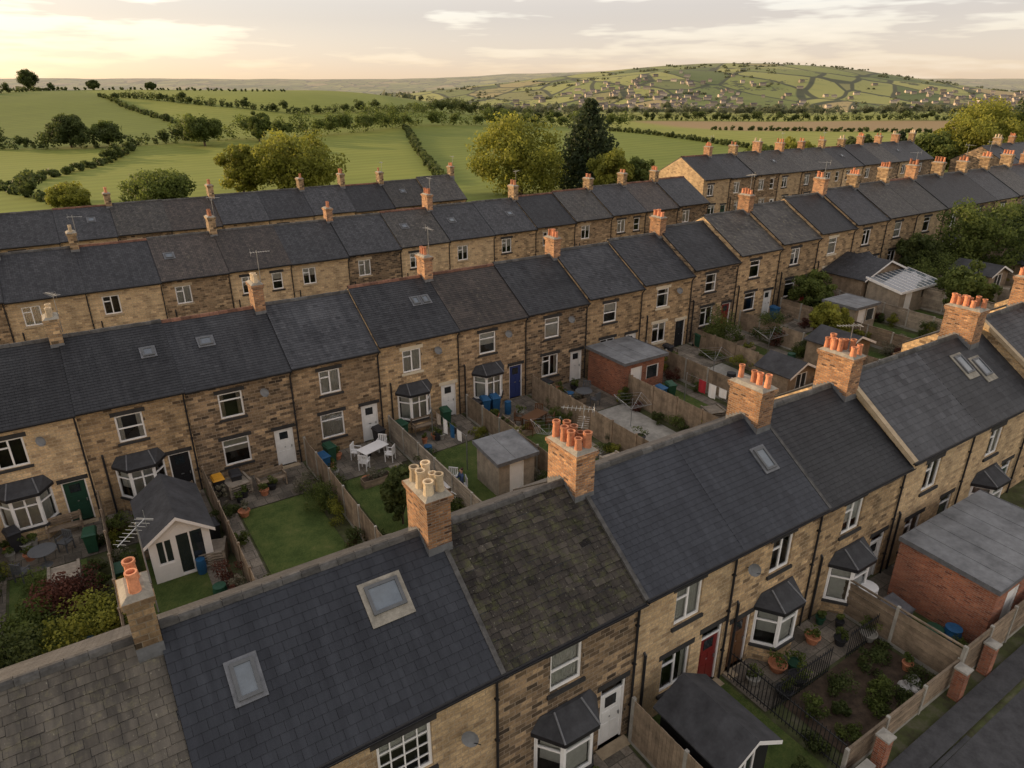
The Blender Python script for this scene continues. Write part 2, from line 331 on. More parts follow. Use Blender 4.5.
def slates(mb,x0,x1,y0,z0,y1,z1,tw=.27,th=.2,mat=0,jit=.006,rag=.0,thk=.016):
    L=math.hypot(y1-y0,z1-z0); ny,nz=-(z1-z0)/L,(y1-y0)/L; uy,uz=(y1-y0)/L,(z1-z0)/L
    n=max(2,int(round(L/th))); th=L/n
    PT=[(R.uniform(x0,x1),R.uniform(0,L),R.uniform(.3,1.3),R.uniform(.2,.9),R.choice([-.3,.3,.2,-.2])) for _ in range(6)]
    for j in range(n):
        a=j*th; off=(j%2)*.5*tw; x=x0-off
        while x<x1-.01:
            wd=tw*(1+R.uniform(-rag,rag)); xa=max(x0,x+.004); xb=min(x1,x+wd-.004); x+=wd
            if xb-xa<.03: continue
            l0=thk+R.uniform(0,jit); l1=thk+R.uniform(0,jit)+R.uniform(-jit,jit)*.5; dd=R.uniform(-jit,jit)*1.6
            aa=max(0,a+dd) if j else a; ab=min(L,a+th*1.04)
            q=[(xa,y0+uy*aa+ny*l0,z0+uz*aa+nz*l0),(xb,y0+uy*aa+ny*l1,z0+uz*aa+nz*l1),(xb,y0+uy*ab+ny*.004,z0+uz*ab+nz*.004),(xa,y0+uy*ab+ny*.004,z0+uz*ab+nz*.004)]
            g=.25+.5*R.random()+sum(p[4] for p in PT if abs((xa+xb)/2-p[0])<p[2] and abs(aa-p[1])<p[3]); g=min(1,max(0,g))
            mb.cr=g if R.random()<.93 else (R.choice([0,1.]))
            mb.face(q,mat)
            mb.face([(xa,y0+uy*aa,z0+uz*aa),(xb,y0+uy*aa,z0+uz*aa),q[1],q[0]],mat)
    mb.cr=.5
def ridge(mb,x0,x1,y,z,mat,r=.11,tl=.42):
    n=max(1,int((x1-x0)/tl)); tl=(x1-x0)/n
    for i in range(n):
        a=x0+i*tl+.004; b=x0+(i+1)*tl-.004; mb.cr=R.random(); dz=R.uniform(-.008,.008)
        pr=[(-1.15,-.75),(-.8,.1),(-.3,.5),(.3,.5),(.8,.1),(1.15,-.75)]
        for k in range(5):
            p,q=pr[k],pr[k+1]
            mb.face([(a,y+p[0]*r,z+p[1]*r+dz),(b,y+p[0]*r,z+p[1]*r+dz),(b,y+q[0]*r,z+q[1]*r+dz),(a,y+q[0]*r,z+q[1]*r+dz)],mat)
    mb.cr=.5
def chimney(par,x,y,zr,top,lx=.62,ly=1.3,npots=4,mat=None,potm=None,rows=1,aerial=0,base=1.2):
    mb=MB(); mat=mat or M_cstone; potm=potm or M_terra
    x0,x1,y0,y1=x-lx/2,x+lx/2,y-ly/2,y+ly/2
    mb.box(x0,x1,y0,y1,zr-base,top-.22,0); mb.box(x0-.04,x1+.04,y0-.04,y1+.04,top-.22,top-.14,0); mb.box(x0-.07,x1+.07,y0-.07,y1+.07,top-.14,top-.03,0)
    o=[(x0-.05,y0-.05),(x1+.05,y0-.05),(x1+.05,y1+.05),(x0-.05,y1+.05)]; q=[(x0+.08,y0+.08),(x1-.08,y0+.08),(x1-.08,y1-.08),(x0+.08,y1-.08)]
    for i in range(4): j=(i+1)%4; mb.face([o[i]+(top-.03,),o[j]+(top-.03,),q[j]+(top+.06,),q[i]+(top+.06,)],2)
    mb.face([p+(top+.06,) for p in q],2)
    k=.62
    for sx in (x0-.012,x1+.012):
        n=5
        for i in range(n):
            ya=y0+(y-y0)*i/n; yb=y0+(y-y0)*(i+1)/n; zz=zr-(y-yb)*k
            for (a,b) in ((ya,yb),(2*y-yb,2*y-ya)): mb.face([(sx,a,zz-.35),(sx,b,zz-.35),(sx,b,zz+.13),(sx,a,zz+.13)],3)
    for sy in (y0-.012,y1+.012): mb.face([(x0-.012,sy,zr-(y-y0)*k-.25),(x1+.012,sy,zr-(y-y0)*k-.25),(x1+.012,sy,zr-(y-y0)*k+.2),(x0-.012,sy,zr-(y-y0)*k+.2)],3)
    mb.build('chimney_stack',[mat,potm,M_cem,M_lead],par)
    pm=MB()
    for r in range(rows):
        for i in range(npots):
            if R.random()<.08: continue
            px=x+(0 if rows==1 else (r-.5)*lx*.5)+R.uniform(-.02,.02); py=y0+ly*(i+.5)/npots+R.uniform(-.02,.02); hh=R.uniform(.32,.52); rr=min(.125,ly/npots*.40)*R.uniform(.88,1.06)
            pm.cr=R.random(); z=top+.03; tx,ty=R.uniform(-.03,.03),R.uniform(-.03,.03)
            def P(X,Y_,Z_): return (X+tx*(Z_-z),Y_+ty*(Z_-z),Z_)
            pm.lathe(px,py,[(rr*1.05,z),(rr*1.0,z+.06),(rr*.86,z+hh*.82),(rr*1.02,z+hh*.84),(rr*1.06,z+hh),(rr*.74,z+hh),(rr*.7,z+hh*.5)],12,0,False,P)
            pm.lathe(px,py,[(rr*.7,z+hh*.55),(.001,z+hh*.55)],12,1)
    pm.build('chimney_pots',[potm,M_black],par)
    if aerial:
        am=MB(); bx,by=x1+.05,y; h=top+R.uniform(1.0,1.7)
        am.tube((bx,by,top-.8),(bx,by,h),.018,.016,6); a=R.uniform(0,6.28); d=Vector((math.cos(a),math.sin(a),0)); n=Vector((-d.y,d.x,0)); c=Vector((bx,by,h-.1))
        am.tube(c-d*.3,c+d*.65,.012,.012,4)
        for k in range(8): q=c+d*(-.26+.12*k); l=.20-.01*k; am.tube(q-n*l,q+n*l,.006,.006,4)
        q=c-d*.3; am.tube(q+Vector((0,0,-.2)),q+Vector((0,0,.2)),.008,.008,4); am.tube(q-n*.18,q+n*.18,.008,.008,4)
        if aerial>1:
            c2=Vector((bx,by,h-.5)); am.tube(c2-n*.35,c2+n*.45,.01,.01,4)
            for k in range(6): q=c2+n*(-.3+.14*k); am.tube(q-d*.17,q+d*.17,.006,.006,4)
        am.build('tv_aerial',[M_metal],par)
def rooflight(h,x,a,wd,ln,y0,z0,y1,z1,white=False):
    L=math.hypot(y1-y0,z1-z0); uy,uz=(y1-y0)/L,(z1-z0)/L; ny,nz=-uz,uy
    def P(X,Hh,A): return (X,y0+uy*A+ny*Hh,z0+uz*A+nz*Hh)
    m=MB(); x0,x1,a0,a1=x-wd/2,x+wd/2,a-ln/2,a+ln/2; f=.12 if white else .09
    m.box(x0-f,x1+f,.0,.032,a0-f*(2.2 if white else 1),a1+f,2,P)
    t=.08
    m.box(x0,x0+t,.0,.10,a0,a1,0,P); m.box(x1-t,x1,.0,.10,a0,a1,0,P); m.box(x0+t,x1-t,.0,.098,a0,a0+t,0,P); m.box(x0+t,x1-t,.0,.098,a1-t,a1,0,P)
    m.box(x0+t,x1-t,.03,.07,a0+t,a1-t,1,P)
    m.build('rooflight',[M_grey,M_sky_gl,(M_cem if white else M_lead)],h.e)
def house(s0,s1,w0,D,ze,zr,z0,stone=0,sl=0,geo=True,up=None,gr=None,dr=None,bayx=None,chim=None,lin=0,rl=None,roofmat=None,ridgem=0,tw=.27,th=.2,rag=.0,jit=.006,pipe=True,baym=None,dish=False,cope=False,name='terraced_house'):
    W=s1-s0; h=House(); h.e=emp(name,TW(s0,w0,z0)); h.w=MB();h.fr=MB();h.gl=MB();h.cu=MB();h.dr=MB();h.dm=MB();h.br=MB(); h.lin=lin
    P=frame((0,0,0),(1,0,0),(0,1,0)); X0,X1=.003,W-.003
    holes=[];
    for (cx,za,zb,wd,st) in (up or [])+(gr or []): holes.append((cx-wd/2,cx+wd/2,za,zb))
    if dr: 
        for (cx,key,zt) in dr: holes.append((cx-.47,cx+.47,.05,zt))
    wall_holes(h.w,P,X0,X1,-1.5,ze,holes)
    ym=D/2
    for x,sg in ((X0,1),(X1,-1)):
        q=[(x,0,-1.5),(x,0,ze),(x,ym,zr-.06),(x,D,ze),(x,D,-1.5)]
        h.w.face(q if sg>0 else q[::-1],0)
    PB=frame((W,D,0),(-1,0,0),(0,-1,0)); hb=[(W*.3-.5,W*.3+.5,3.3,4.5),(W*.3-.5,W*.3+.5,.9,2.2)]
    wall_holes(h.w,PB,X0,X1,-1.5,ze,hb)
    for q in hb: window(h,PB,*q,lintel=0)
    for (cx,za,zb,wd,st) in (up or [])+(gr or []): window(h,P,cx-wd/2,cx+wd/2,za,zb,st,lintel=lin)
    if dr:
        for (cx,key,zt) in dr: door(h,P,cx-.47,cx+.47,zt,key)
    if bayx: bay(h,bayx[0],bayx[1],0 if baym is None else baym)
    ov=.22; sl_=(zr-ze)/ym; ye,zee=-ov,ze-ov*sl_+.02; rm=MB()
    mats=[roofmat or (SL_G[sl] if geo else SL_T[sl]), SL_T[sl],[M_ridge_g,M_ridge_t,M_lead][ridgem],M_black,M_sill]
    rx0,rx1=.002,W-.002; zt=zr+.02
    dz=.02 if geo else 0
    rm.face([(rx0,ye,zee-dz),(rx1,ye,zee-dz),(rx1,ym,zt-dz),(rx0,ym,zt-dz)],1 if geo else 0)
    if geo: slates(rm,rx0,rx1,ye,zee-.012,ym,zt-.012,tw,th,0,jit,rag)
    rm.face([(rx1,D+ov,zee),(rx0,D+ov,zee),(rx0,ym,zt),(rx1,ym,zt)],1)
    for x in (rx0,rx1):
        rm.face([(x,ye,zee-.08),(x,ye,zee+.003),(x,ym,zt+.003),(x,ym,zt-.1)],3); rm.face([(x,D+ov,zee-.08),(x,D+ov,zee),(x,ym,zt),(x,ym,zt-.1)],3)
    rm.face([(rx0,ye,zee-.08),(rx1,ye,zee-.08),(rx1,ye,zee-.005),(rx0,ye,zee-.005)],3)
    rm.face([(rx0,0,ze-.06),(rx1,0,ze-.06),(rx1,ye,zee-.08),(rx0,ye,zee-.08)],3)
    ridge(rm,rx0,rx1,ym,zt+.02,2)
    if cope:
        L=math.hypot(ym-ye,zt-zee); uy,uz=(ym-ye)/L,(zt-zee)/L
        def PC(X,Hh,A): return (X,ye+uy*A-uz*Hh,zee+uz*A+uy*Hh)
        if cope==2: rm.box(-.06,.07,-.03,.045,-.01,L,2,PC)
        else: rm.box(-.1,.14,-.05,.12,0,L,4,PC)
    rm.build('roof',mats,h.e)
    g=MB(); gy=ye-.07; gzz=zee-.05; pr=[(-.06,.05),(-.05,-.01),(0,-.045),(.05,-.01),(.06,.05),(.045,.05),(.0,-.02),(-.045,.05)]
    for k in range(len(pr)):
        p,q=pr[k],pr[(k+1)%len(pr)]
        g.face([(rx0,gy+p[0],gzz+p[1]),(rx1,gy+p[0],gzz+p[1]),(rx1,gy+q[0],gzz+q[1]),(rx0,gy+q[0],gzz+q[1])],0)
    g.box(rx0,rx1,-.02,-.002,ze-.16,ze-.0,0)
    if pipe:
        g.tube((W-.08,gy,gzz-.02),(W-.08,-.07,ze-.45),.035,.035,8); g.tube((W-.08,-.07,ze-.45),(W-.08,-.07,-.2),.038,.038,8)
        for zz in (1.2,2.8,4.2): g.box(W-.13,W-.03,-.11,-.0,zz,zz+.05,0)
        if R.random()<.6: xx=R.uniform(.3,.6); g.tube((xx,-.06,2.9),(xx,-.06,-.2),.045,.045,8); g.tube((xx,-.06,2.9),(xx,.02,2.98),.045,.045,8)
    if dish:
        dx,dzz=dish; g.tube((dx,0,dzz),(dx,-.22,dzz+.05),.015,.015,6,0)
        ca,sa=math.cos(-.5),math.sin(-.5)
        def PD(x,y,z):
            yy=-z; xx=x; return (dx+xx*ca-yy*sa, -.24+(xx*sa+yy*ca)+.3*y, dzz+.08+y)
        g.lathe(0,0,[(.21,.05),(.12,.01),(.001,.0)],14,1,False,PD)
        g.tube((dx,-.24,dzz-.08),(dx+.15,-.5,dzz+.0),.01,.01,4,0)
    g.build('gutter_and_downpipe',[M_black,M_fgrey],h.e)
    h.w.build('walls',[STONES[stone] if isinstance(stone,int) else stone,M_white],h.e)
    h.fr.build('window_frames',[M_white,M_grey,DOORS['brown']],h.e); h.gl.build('window_glass',[M_glass],h.e)
    h.cu.build('curtains',[M_curt,M_curt2,M_int],h.e); h.dr.build('sills_and_lintels',[M_sill,M_sillk,M_cream],h.e)
    h.br.build('bay_roof',[M_felt,M_black,M_lead],h.e)
    if dr: h.dm.build('door',[DOORS[dr[0][1]],M_metal,M_cglass],h.e)
    for c in (chim or []):
        chimney(h.e,c.get('x',0),ym+c.get('dy',0),zr,zr+c.get('h',1.25),c.get('lx',.62),c.get('ly',1.25),c.get('n',4),c.get('m'),c.get('p'),c.get('rows',1),c.get('a',0))
    if rl:
        for q in rl: rooflight(h,q[0],q[1],q[2],q[3],ye,zee+.01,ym,zt+.01,white=(len(q)>4 and q[4]))
    return h
# ------------------------------------------------------------ ROW A (foreground)
WA,DA,EA,RA=10.7,6.2,5.3,7.4
U=lambda x,st='sash',w=1.0: (x,3.35,4.65,w,st)
Gw=lambda x,st='case',w=1.15: (x,.85,2.25,w,st)
ob=M_obrick
house(-6.5,-.1,WA,DA,EA,RA-.12,0,1,roofmat=SL_grey,rag=.3,tw=.30,th=.2,jit=.012,up=[U(2),U(4.6)],gr=[Gw(2)],dr=[(5.3,'black',2.1)])
house(-13,-6.5,WA,DA,EA,RA,0,0,up=[U(2),U(4.6)],gr=[Gw(2)],dr=[(5.3,'black',2.1)],chim=[dict(x=0)])
house(-.1,6.55,WA,DA,EA,RA,0,1,roofmat=SL_new,tw=.30,th=.22,jit=.003,up=[(4.15,3.1,4.55,1.35,'geo'),(1.3,3.35,4.65,1.0,'sash')],gr=[],dr=[(1.6,'white',2.1)],bayx=(3.2,5.2),
      chim=[dict(x=-.2,h=1.15,ly=.85,n=2,m=M_cstone,a=1,lx=.5,dy=-.05),dict(x=6.5,h=1.25,ly=1.2,n=3,rows=2,m=ob,p=M_cpot,lx=.66)],rl=[(1.35,2.2,.5,.8),(4.75,2.75,.85,.72,True)],ridgem=0,dish=(5.7,3.6),lin=1)
house(6.55,11.15,WA,DA,EA-.02,RA-.02,0,2,roofmat=SL_moss,tw=.30,th=.18,rag=.35,jit=.02,up=[U(2.1,'sash',1.05)],dr=[(3.85,'white',2.4)],bayx=(1.1,3.1),lin=1,
      chim=[dict(x=4.5,h=1.15,ly=1.35,n=4,rows=2,m=ob,lx=.68,a=2,dy=.05)],cope=2)
house(11.15,15.1,WA,DA,EA+.03,RA+.03,0,1,roofmat=SL_new,tw=.26,th=.18,jit=.003,up=[U(2.0,'case',1.1)],gr=[(1.75,.85,2.25,1.2,'case')],dr=[(3.3,'red',2.4)],lin=1,ridgem=0,cope=2)
house(15.1,19.3,WA,DA,EA+.03,RA+.03,0,0,roofmat=SL_new,tw=.26,th=.18,jit=.003,up=[U(2.3,'case',1.05)],bayx=(1.4,3.3),lin=1,dr=[(.75,'brown',2.1)],
      chim=[dict(x=3.75,h=1.15,ly=1.35,n=5,m=ob,lx=.7,rows=1)],rl=[(3.0,2.3,.5,.8)],dish=(.6,4.2))
house(19.3,24.3,WA,DA,EA,RA,0,0,sl=2,up=[U(2.0,'case',1.1)],bayx=(1.2,3.2),dr=[(4.2,'white',2.4)],lin=1,chim=[dict(x=4.6,h=1.3,ly=1.4,n=5,m=ob,lx=.72,rows=2,a=1)],tw=.25,th=.17,cope=2)
house(24.3,29.3,WA,DA,EA+.15,RA+.25,.0,1,sl=1,roofmat=SL_G[0],tw=.36,th=.26,up=[U(2.2,'case',1.1)],gr=[(1.7,.85,2.25,1.2,'case')],dr=[(4.1,'black',2.4)],lin=1,cope=True)
house(29.3,34.6,WA,DA,EA+.15,RA+.25,.0,1,sl=1,roofmat=SL_G[0],tw=.36,th=.26,up=[U(2.2,'case',1.1)],bayx=(1.2,3.2),dr=[(4.3,'green',2.4)],lin=1,rl=[(2.2,2.7,.6,.9,True),(3.2,2.3,.6,.9,True)],
      chim=[dict(x=3.8,h=1.3,ly=1.4,n=5,m=ob,lx=.75,rows=2)])
s=34.6;k=0
while s<62:
    z=G(s+2,WA)*1.0
    ch=[dict(x=4.6,h=1.3,ly=1.3,n=4,m=ob,rows=2,lx=.7,a=k%2)]
    house(s,s+4.6,WA,DA,EA,RA,z+.15,k%2,sl=[0,2,1,3][k%4],roofmat=None,up=[U(2.1,'case',1.1)],gr=[Gw(1.8)],dr=[(3.9,R.choice(['white','blue','red']),2.1)],lin=1,chim=ch,cope=(k==0)); s+=4.6;k+=1
# ------------------------------------------------------------ ROW B
WB,DB,EB,RB=32.3,7.5,5.3,7.45
bs=[-14.8,-10.2,-5.6,-1.15,3.15,8.0,12.6,17.4,22.0,26.6]
while bs[-1]<104: bs.append(bs[-1]+4.6)
doorsB={3:'green',4:'black',5:'white',6:'white',7:'white',8:'blue',9:'white'}
stB={2:1,3:1,4:0,5:2,6:3,7:0,8:3,9:2}
for i in range(len(bs)-1):
    s0,s1=bs[i],bs[i+1]; W=s1-s0; z=G((s0+s1)/2,WB); near=s1<50
    key=doorsB.get(i+1,R.choice(['white','white','blue','green','red','black'])); st=stB.get(i+1,R.choice([0,0,1,3,2]))
    lin=[1,1,2,1][i%4] if i>4 else 1; isb=(i+1) in (3,4,7,8) or (i>9 and R.random()<.4)
    ch=None
    if i in (2,4,6,8): ch=[dict(x=W-.05 if i!=4 else W-.25,h=[1.05,1.3,1.2,1.15][(i-2)//2],ly=1.0,n=[3,3,4,4][(i-2)//2],m=[M_cstone,ob,ob,ob][(i-2)//2],p=[M_cpot,M_cpot,M_terra,M_terra][(i-2)//2],a=1 if i in(2,4,6) else 0,lx=.52)]
    elif i>8: ch=[dict(x=W,h=R.uniform(1.0,1.25),ly=R.uniform(.9,1.2),n=R.choice([3,4]),m=R.choice([M_cstone,ob]),a=R.choice([0,0,1]),lx=.55)] if (i%2==0 or R.random()<.35) else None
    rl=None
    if i==3: rl=[(W*.99-.9,2.7,.5,.5)]
    if i==4: rl=[(1.6,2.8,.6,.5)]
    if i==6: rl=[(3.3,2.7,.4,.55),(3.9,2.7,.4,.55)]
    slm={0:3,1:1,2:2,3:2,4:2,5:0,6:0,7:3,8:0}.get(i,R.choice([0,1,2,0]))
    house(s0,s1,WB,DB,EB+(0 if i%3 else .05),RB+(0 if i%3 else .05),z,st,sl=slm,geo=near,up=[U(1.9,R.choice(['sash','case','top']),1.1)],gr=None if isb else [Gw(1.8,R.choice(['case','top']),1.25)],
          bayx=(.9,2.9) if isb else None,dr=[(W-.75,key,2.2 if i%2 else 2.1)],lin=lin,chim=ch,rl=rl,ridgem=R.choice([0,0,1]),dish=(W-1.4,4.3) if R.random()<.4 else False,tw=.24,th=.16,jit=.004)
# ------------------------------------------------------------ ROWS C, D, E
def far_row(a,b,w0,D,zo,coff,every=.3):
    s=a;i=0
    while s<b:
        z=(G(s+2,w0)+zo); W=4.6
        ch=[dict(x=W,h=R.uniform(.95,1.25),ly=R.uniform(.8,1.2),n=R.choice([2,3,4]),m=R.choice([M_cstone,M_cstone,ob]),a=R.choice([0,0,1]),lx=.52,p=R.choice([M_terra,M_cpot,M_terra]))] if (i+coff)%2==0 or R.random()<every else None
        rl=[(R.uniform(1,3.6),2.6,.55,.55)] if R.random()<.35 else None
        dz=R.choice([0,0,.08,-.07])
        house(s,s+W,w0,D,5.3+dz,7.5+dz,z,R.choice([0,1,1,3,2]),sl=R.choice([0,0,1,2,3]),geo=False,up=[U(1.3,'case',1.05)]+([U(3.4,'sash',.8)] if R.random()<.3 else []),gr=[Gw(1.8)],dr=[(W-.75,R.choice(['white','white','blue','brown','green']),2.1)],
              lin=R.choice([0,1]),chim=ch,rl=rl,ridgem=R.choice([0,0,1]),pipe=True)
        s+=W;i+=1
far_row(-13.2,58,53.4,8.0,.1,0)
far_row(-14,41,73.4,7.4,0,1)
far_row(65,114,58.5,8.0,1.5,0,.6)
far_row(120,156,50,8.0,1.0,1,.5)
# ------------------------------------------------------------ fences, garden bits
def fence(a,b,hgt=1.7,kind=0,mat=None,name='garden_fence',bd=.13):
    (s0,w0),(s1,w1)=a,b; L=math.hypot(s1-s0,w1-w0); us,uw=(s1-s0)/L,(w1-w0)/L; mb=MB()
    def base(d): return G(s0+us*d,w0+uw*d)
    z00=base(0)
    def P(x,y,z): return (us*x-uw*y, uw*x+us*y, z)
    n=max(1,int(round(L/1.85))); pl=L/n
    for i in range(n+1):
        z=base(i*pl)-z00; mb.cr=.5; mb.box(i*pl-.05,i*pl+.05,-.05,.05,z-.4,z+hgt+.06,1,P)
    for i in range(n):
        z=base((i+.5)*pl)-z00+R.uniform(-.03,.03); x0,x1=i*pl+.05,(i+1)*pl-.05; pt=R.random()*.5
        mb.cr=.4; mb.box(x0,x1,-.02,.02,z-.3,z+.15,1,P)
        if kind==0:
            m=max(1,int((x1-x0)/bd)); bw=(x1-x0)/m
            for j in range(m):
                mb.cr=min(1,pt+R.random()*.5); mb.box(x0+j*bw+.004,x0+(j+1)*bw-.004,-.014,.010,z+.15,z+hgt+R.uniform(-.01,.01),0,P)
            for zz in (.35,hgt-.3): mb.cr=pt; mb.box(x0,x1,.012,.05,z+zz,z+zz+.08,0,P)
        else:
            m=int((hgt-.15)/.15)
            for j in range(m):
                mb.cr=min(1,pt+R.random()*.5); mb.box(x0,x1,-.02+.012*(j%2),.0+.012*(j%2),z+.16+j*.15,z+.29+j*.15+.01,0,P)
            mb.cr=pt; mb.box(x0,x1,-.035,.035,z+hgt-.02,z+hgt+.03,0,P)
    return mb.build(name,[mat or R.choice([M_fence,M_fence2]),M_conc if kind==1 or R.random()<.3 else M_fence],None,TW(s0,w0,z00))
def sheet(name,s0,s1,w0,w1,mat,off=.03):
    mb=MB(); n=max(1,int((s1-s0)/1.5)); m=max(1,int((w1-w0)/2)); zc=G(s0,w0)
    for i in range(n):
        for j in range(m):
            a,b=s0+(s1-s0)*i/n,s0+(s1-s0)*(i+1)/n; c,d=w0+(w1-w0)*j/m,w0+(w1-w0)*(j+1)/m
            mb.face([(a-s0,c-w0,G(a,c)-zc),(b-s0,c-w0,G(b,c)-zc),(b-s0,d-w0,G(b,d)-zc),(a-s0,d-w0,G(a,d)-zc)])
    return mb.build(name,[mat],None,TW(s0,w0,zc+off))
def leaf_mesh(name,cl,per,size,mat,parent=None,loc=(0,0,0),flat=.85,core=.5):
    cl=np.array(cl,dtype=float); N=len(cl)*per; C=np.repeat(cl,per,axis=0)
    d=NR.normal(size=(N,3)); d/=np.linalg.norm(d,axis=1)[:,None]
    rad=C[:,3]*(core+(1-core)*NR.rand(N)**.6); pos=C[:,:3]+d*rad[:,None]*np.array([1,1,flat])
    n=d*.9+NR.normal(size=(N,3))*.55; n/=np.linalg.norm(n,axis=1)[:,None]
    t=np.cross(n,NR.normal(size=(N,3))); t/=np.linalg.norm(t,axis=1)[:,None]; b=np.cross(n,t)
    sz=(size*(.6+.8*NR.rand(N)))[:,None]; sb=sz*(.5+.4*NR.rand(N))[:,None]
    V=np.stack([pos-t*sz*.5,pos-b*sb*.5+t*sz*.08,pos+t*sz*.55,pos+b*sb*.5-t*sz*.05],1).reshape(-1,3)
    me=bpy.data.meshes.new(name); me.vertices.add(N*4); me.vertices.foreach_set('co',V.ravel()); me.loops.add(N*4); me.loops.foreach_set('vertex_index',np.arange(N*4))
    me.polygons.add(N); me.polygons.foreach_set('loop_start',np.arange(0,N*4,4)); me.polygons.foreach_set('loop_total',np.full(N,4))
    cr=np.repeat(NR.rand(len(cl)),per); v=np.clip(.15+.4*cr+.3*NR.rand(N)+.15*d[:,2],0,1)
    a=me.attributes.new('rnd','FLOAT','FACE'); a.data.foreach_set('value',v.astype(np.float32)); me.materials.append(mat); me.update(); me.validate()
    o=bpy.data.objects.new(name,me); COL.objects.link(o)
    if parent is not None: o.parent=parent
    else: o.location=loc
    return o
def tree(name,X,Y,z,h,w,kind='broad',mat=None,dens=1.0,ls=None,low=.1):
    mat=mat or L_mid; e=emp(name,(X,Y,z),0); tk=MB(); cl=[]
    if kind=='conifer':
        tk.tube((0,0,-.3),(0,0,h*.95),w*.05,.03,8)
        n=int(26*dens)
        for i in range(n):
            f=(i+.5)/n; zz=h*(.08+.90*f); rr=w/2*(1-f)**.7*(.8+.4*R.random())
            m=max(3,int(10*(1-f)+2))
            for j in range(m):
                a=2*math.pi*(j/m)+i*.9+R.uniform(-.3,.3); q=rr*R.uniform(.5,1.0); cl.append((q*math.cos(a),q*math.sin(a),zz-q*.12,w*.125*(1.25-f*.6)))
            if i%3==0:
                a=R.uniform(0,6.28); tk.tube((0,0,zz),(rr*.8*math.cos(a),rr*.8*math.sin(a),zz-.2),.08,.02,5)
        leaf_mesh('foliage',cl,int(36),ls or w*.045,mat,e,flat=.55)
    else:
        if kind=='bush': low=.0
        cz=h*(low+1)/2; rz=h*(1-low)/2; rx=w/2
        tk.tube((0,0,-.4),(0,0,h*.35),w*.03,w*.022,9)
        n=int(80*dens)
        lob=[(R.uniform(-.42,.42),R.uniform(-.42,.42),R.uniform(-.35,.35)) for _ in range(8)]
        for i in range(14):
            d=Vector((R.gauss(0,1),R.gauss(0,1),R.gauss(0,1))).normalized()*R.uniform(.1,.5); cl.append((d.x*rx,d.y*rx,cz+d.z*rz,rx*.42))
        for i in range(n):
            L=lob[i%8]; d=Vector((R.gauss(0,1),R.gauss(0,1),R.gauss(0,1))).normalized(); q=R.uniform(.3,.72)
            p=Vector((L[0]+d.x*q,L[1]+d.y*q,L[2]+d.z*q))
            if p.length>.86 or R.random()<.35: p=p.normalized()*R.uniform(.72,.9)
            cl.append((p.x*rx,p.y*rx,cz+p.z*rz,rx*R.uniform(.17,.31)))
        for i in range(9):
            c=cl[i*3%len(cl)]; tk.tube((0,0,h*R.uniform(.12,.3)),(c[0]*.85,c[1]*.85,c[2]),w*.012,w*.004,5)
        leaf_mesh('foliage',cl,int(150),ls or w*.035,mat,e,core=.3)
    tk.build('trunk',[M_bark],e)
    return e
def shrub(s,w,h,wd,mat,name='garden_shrub',n=None):
    cl=[]; 
    for i in range(n or 12):
        a=R.uniform(0,6.28); q=wd/2*R.random()**.6*.75; cl.append((q*math.cos(a),q*math.sin(a),h*R.uniform(.15,.82),wd*R.uniform(.14,.24)))
    x,y,_=TW(s,w); return leaf_mesh(name,cl,110 if wd<2 else 150,.065 if wd<2 else .10,mat,None,(x,y,G(s,w)),core=.4)
def bin_(s,w,mat,lid=None,rot=0):
    m=MB(); 
    a=.24;b=.29;H0=.08;H1=.95
    bt=[(-a*.8,-b*.8,H0),(a*.8,-b*.8,H0),(a*.8,b*.75,H0),(-a*.8,b*.75,H0)]; tp=[(-a,-b,H1),(a,-b,H1),(a,b,H1),(-a,b,H1)]
    for i in range(4): j=(i+1)%4; m.face([bt[i],bt[j],tp[j],tp[i]],0)
    m.face(bt[::-1],0); m.box(-a-.03,a+.03,-b-.03,b+.03,H1-.05,H1-.002,0)
    l0=[(-a-.03,-b-.05,H1),(a+.03,-b-.05,H1),(a+.03,b+.03,H1),(-a-.03,b+.03,H1)]; l1=[(-a*.8,-b*.8,H1+.05),(a*.8,-b*.8,H1+.05),(a*.85,b,H1+.11),(-a*.85,b,H1+.11)]
    for i in range(4): j=(i+1)%4; m.face([l0[i],l0[j],l1[j],l1[i]],1)
    m.face(l1,1); m.tube((-a,b+.06,H1-.02),(a,b+.06,H1-.02),.02,.02,6,1)
    for x in (-a,a): m.tube((x-.025,b,.1),(x+.025,b,.1),.1,.1,12,2)
    return m.build('wheelie_bin',[mat,lid or mat,M_rub],None,TW(s,w,G(s,w)+.02),TH+rot)
def pot(s,w,r=.2,mat=None,lf=None,h=.3):
    e=emp('potted_plant',TW(s,w,G(s,w)+.03)); m=MB(); m.lathe(0,0,[(r*.7,0),(r*.95,h*.85),(r*1.08,h*.86),(r*1.08,h),(r*.92,h),(r*.9,h*.85),(.001,h*.85)],14); m.build('pot',[mat or M_terra],e)
    cl=[(R.uniform(-r,r)*.8,R.uniform(-r,r)*.8,h+r*R.uniform(.3,1.4),r*.6) for _ in range(5)]; leaf_mesh('leaves',cl,40,.08,lf or L_mid,e)
def barrel(s,w,r,h,mat,name='water_butt'):
    m=MB(); m.lathe(0,0,[(r*.88,0),(r,h*.3),(r*1.03,h*.5),(r,h*.7),(r*.9,h*.93),(r*.96,h*.94),(r*.96,h),(r*.5,h*1.02),(.001,h*1.02)],18); return m.build(name,[mat],None,TW(s,w,G(s,w)+.02),smooth=False)
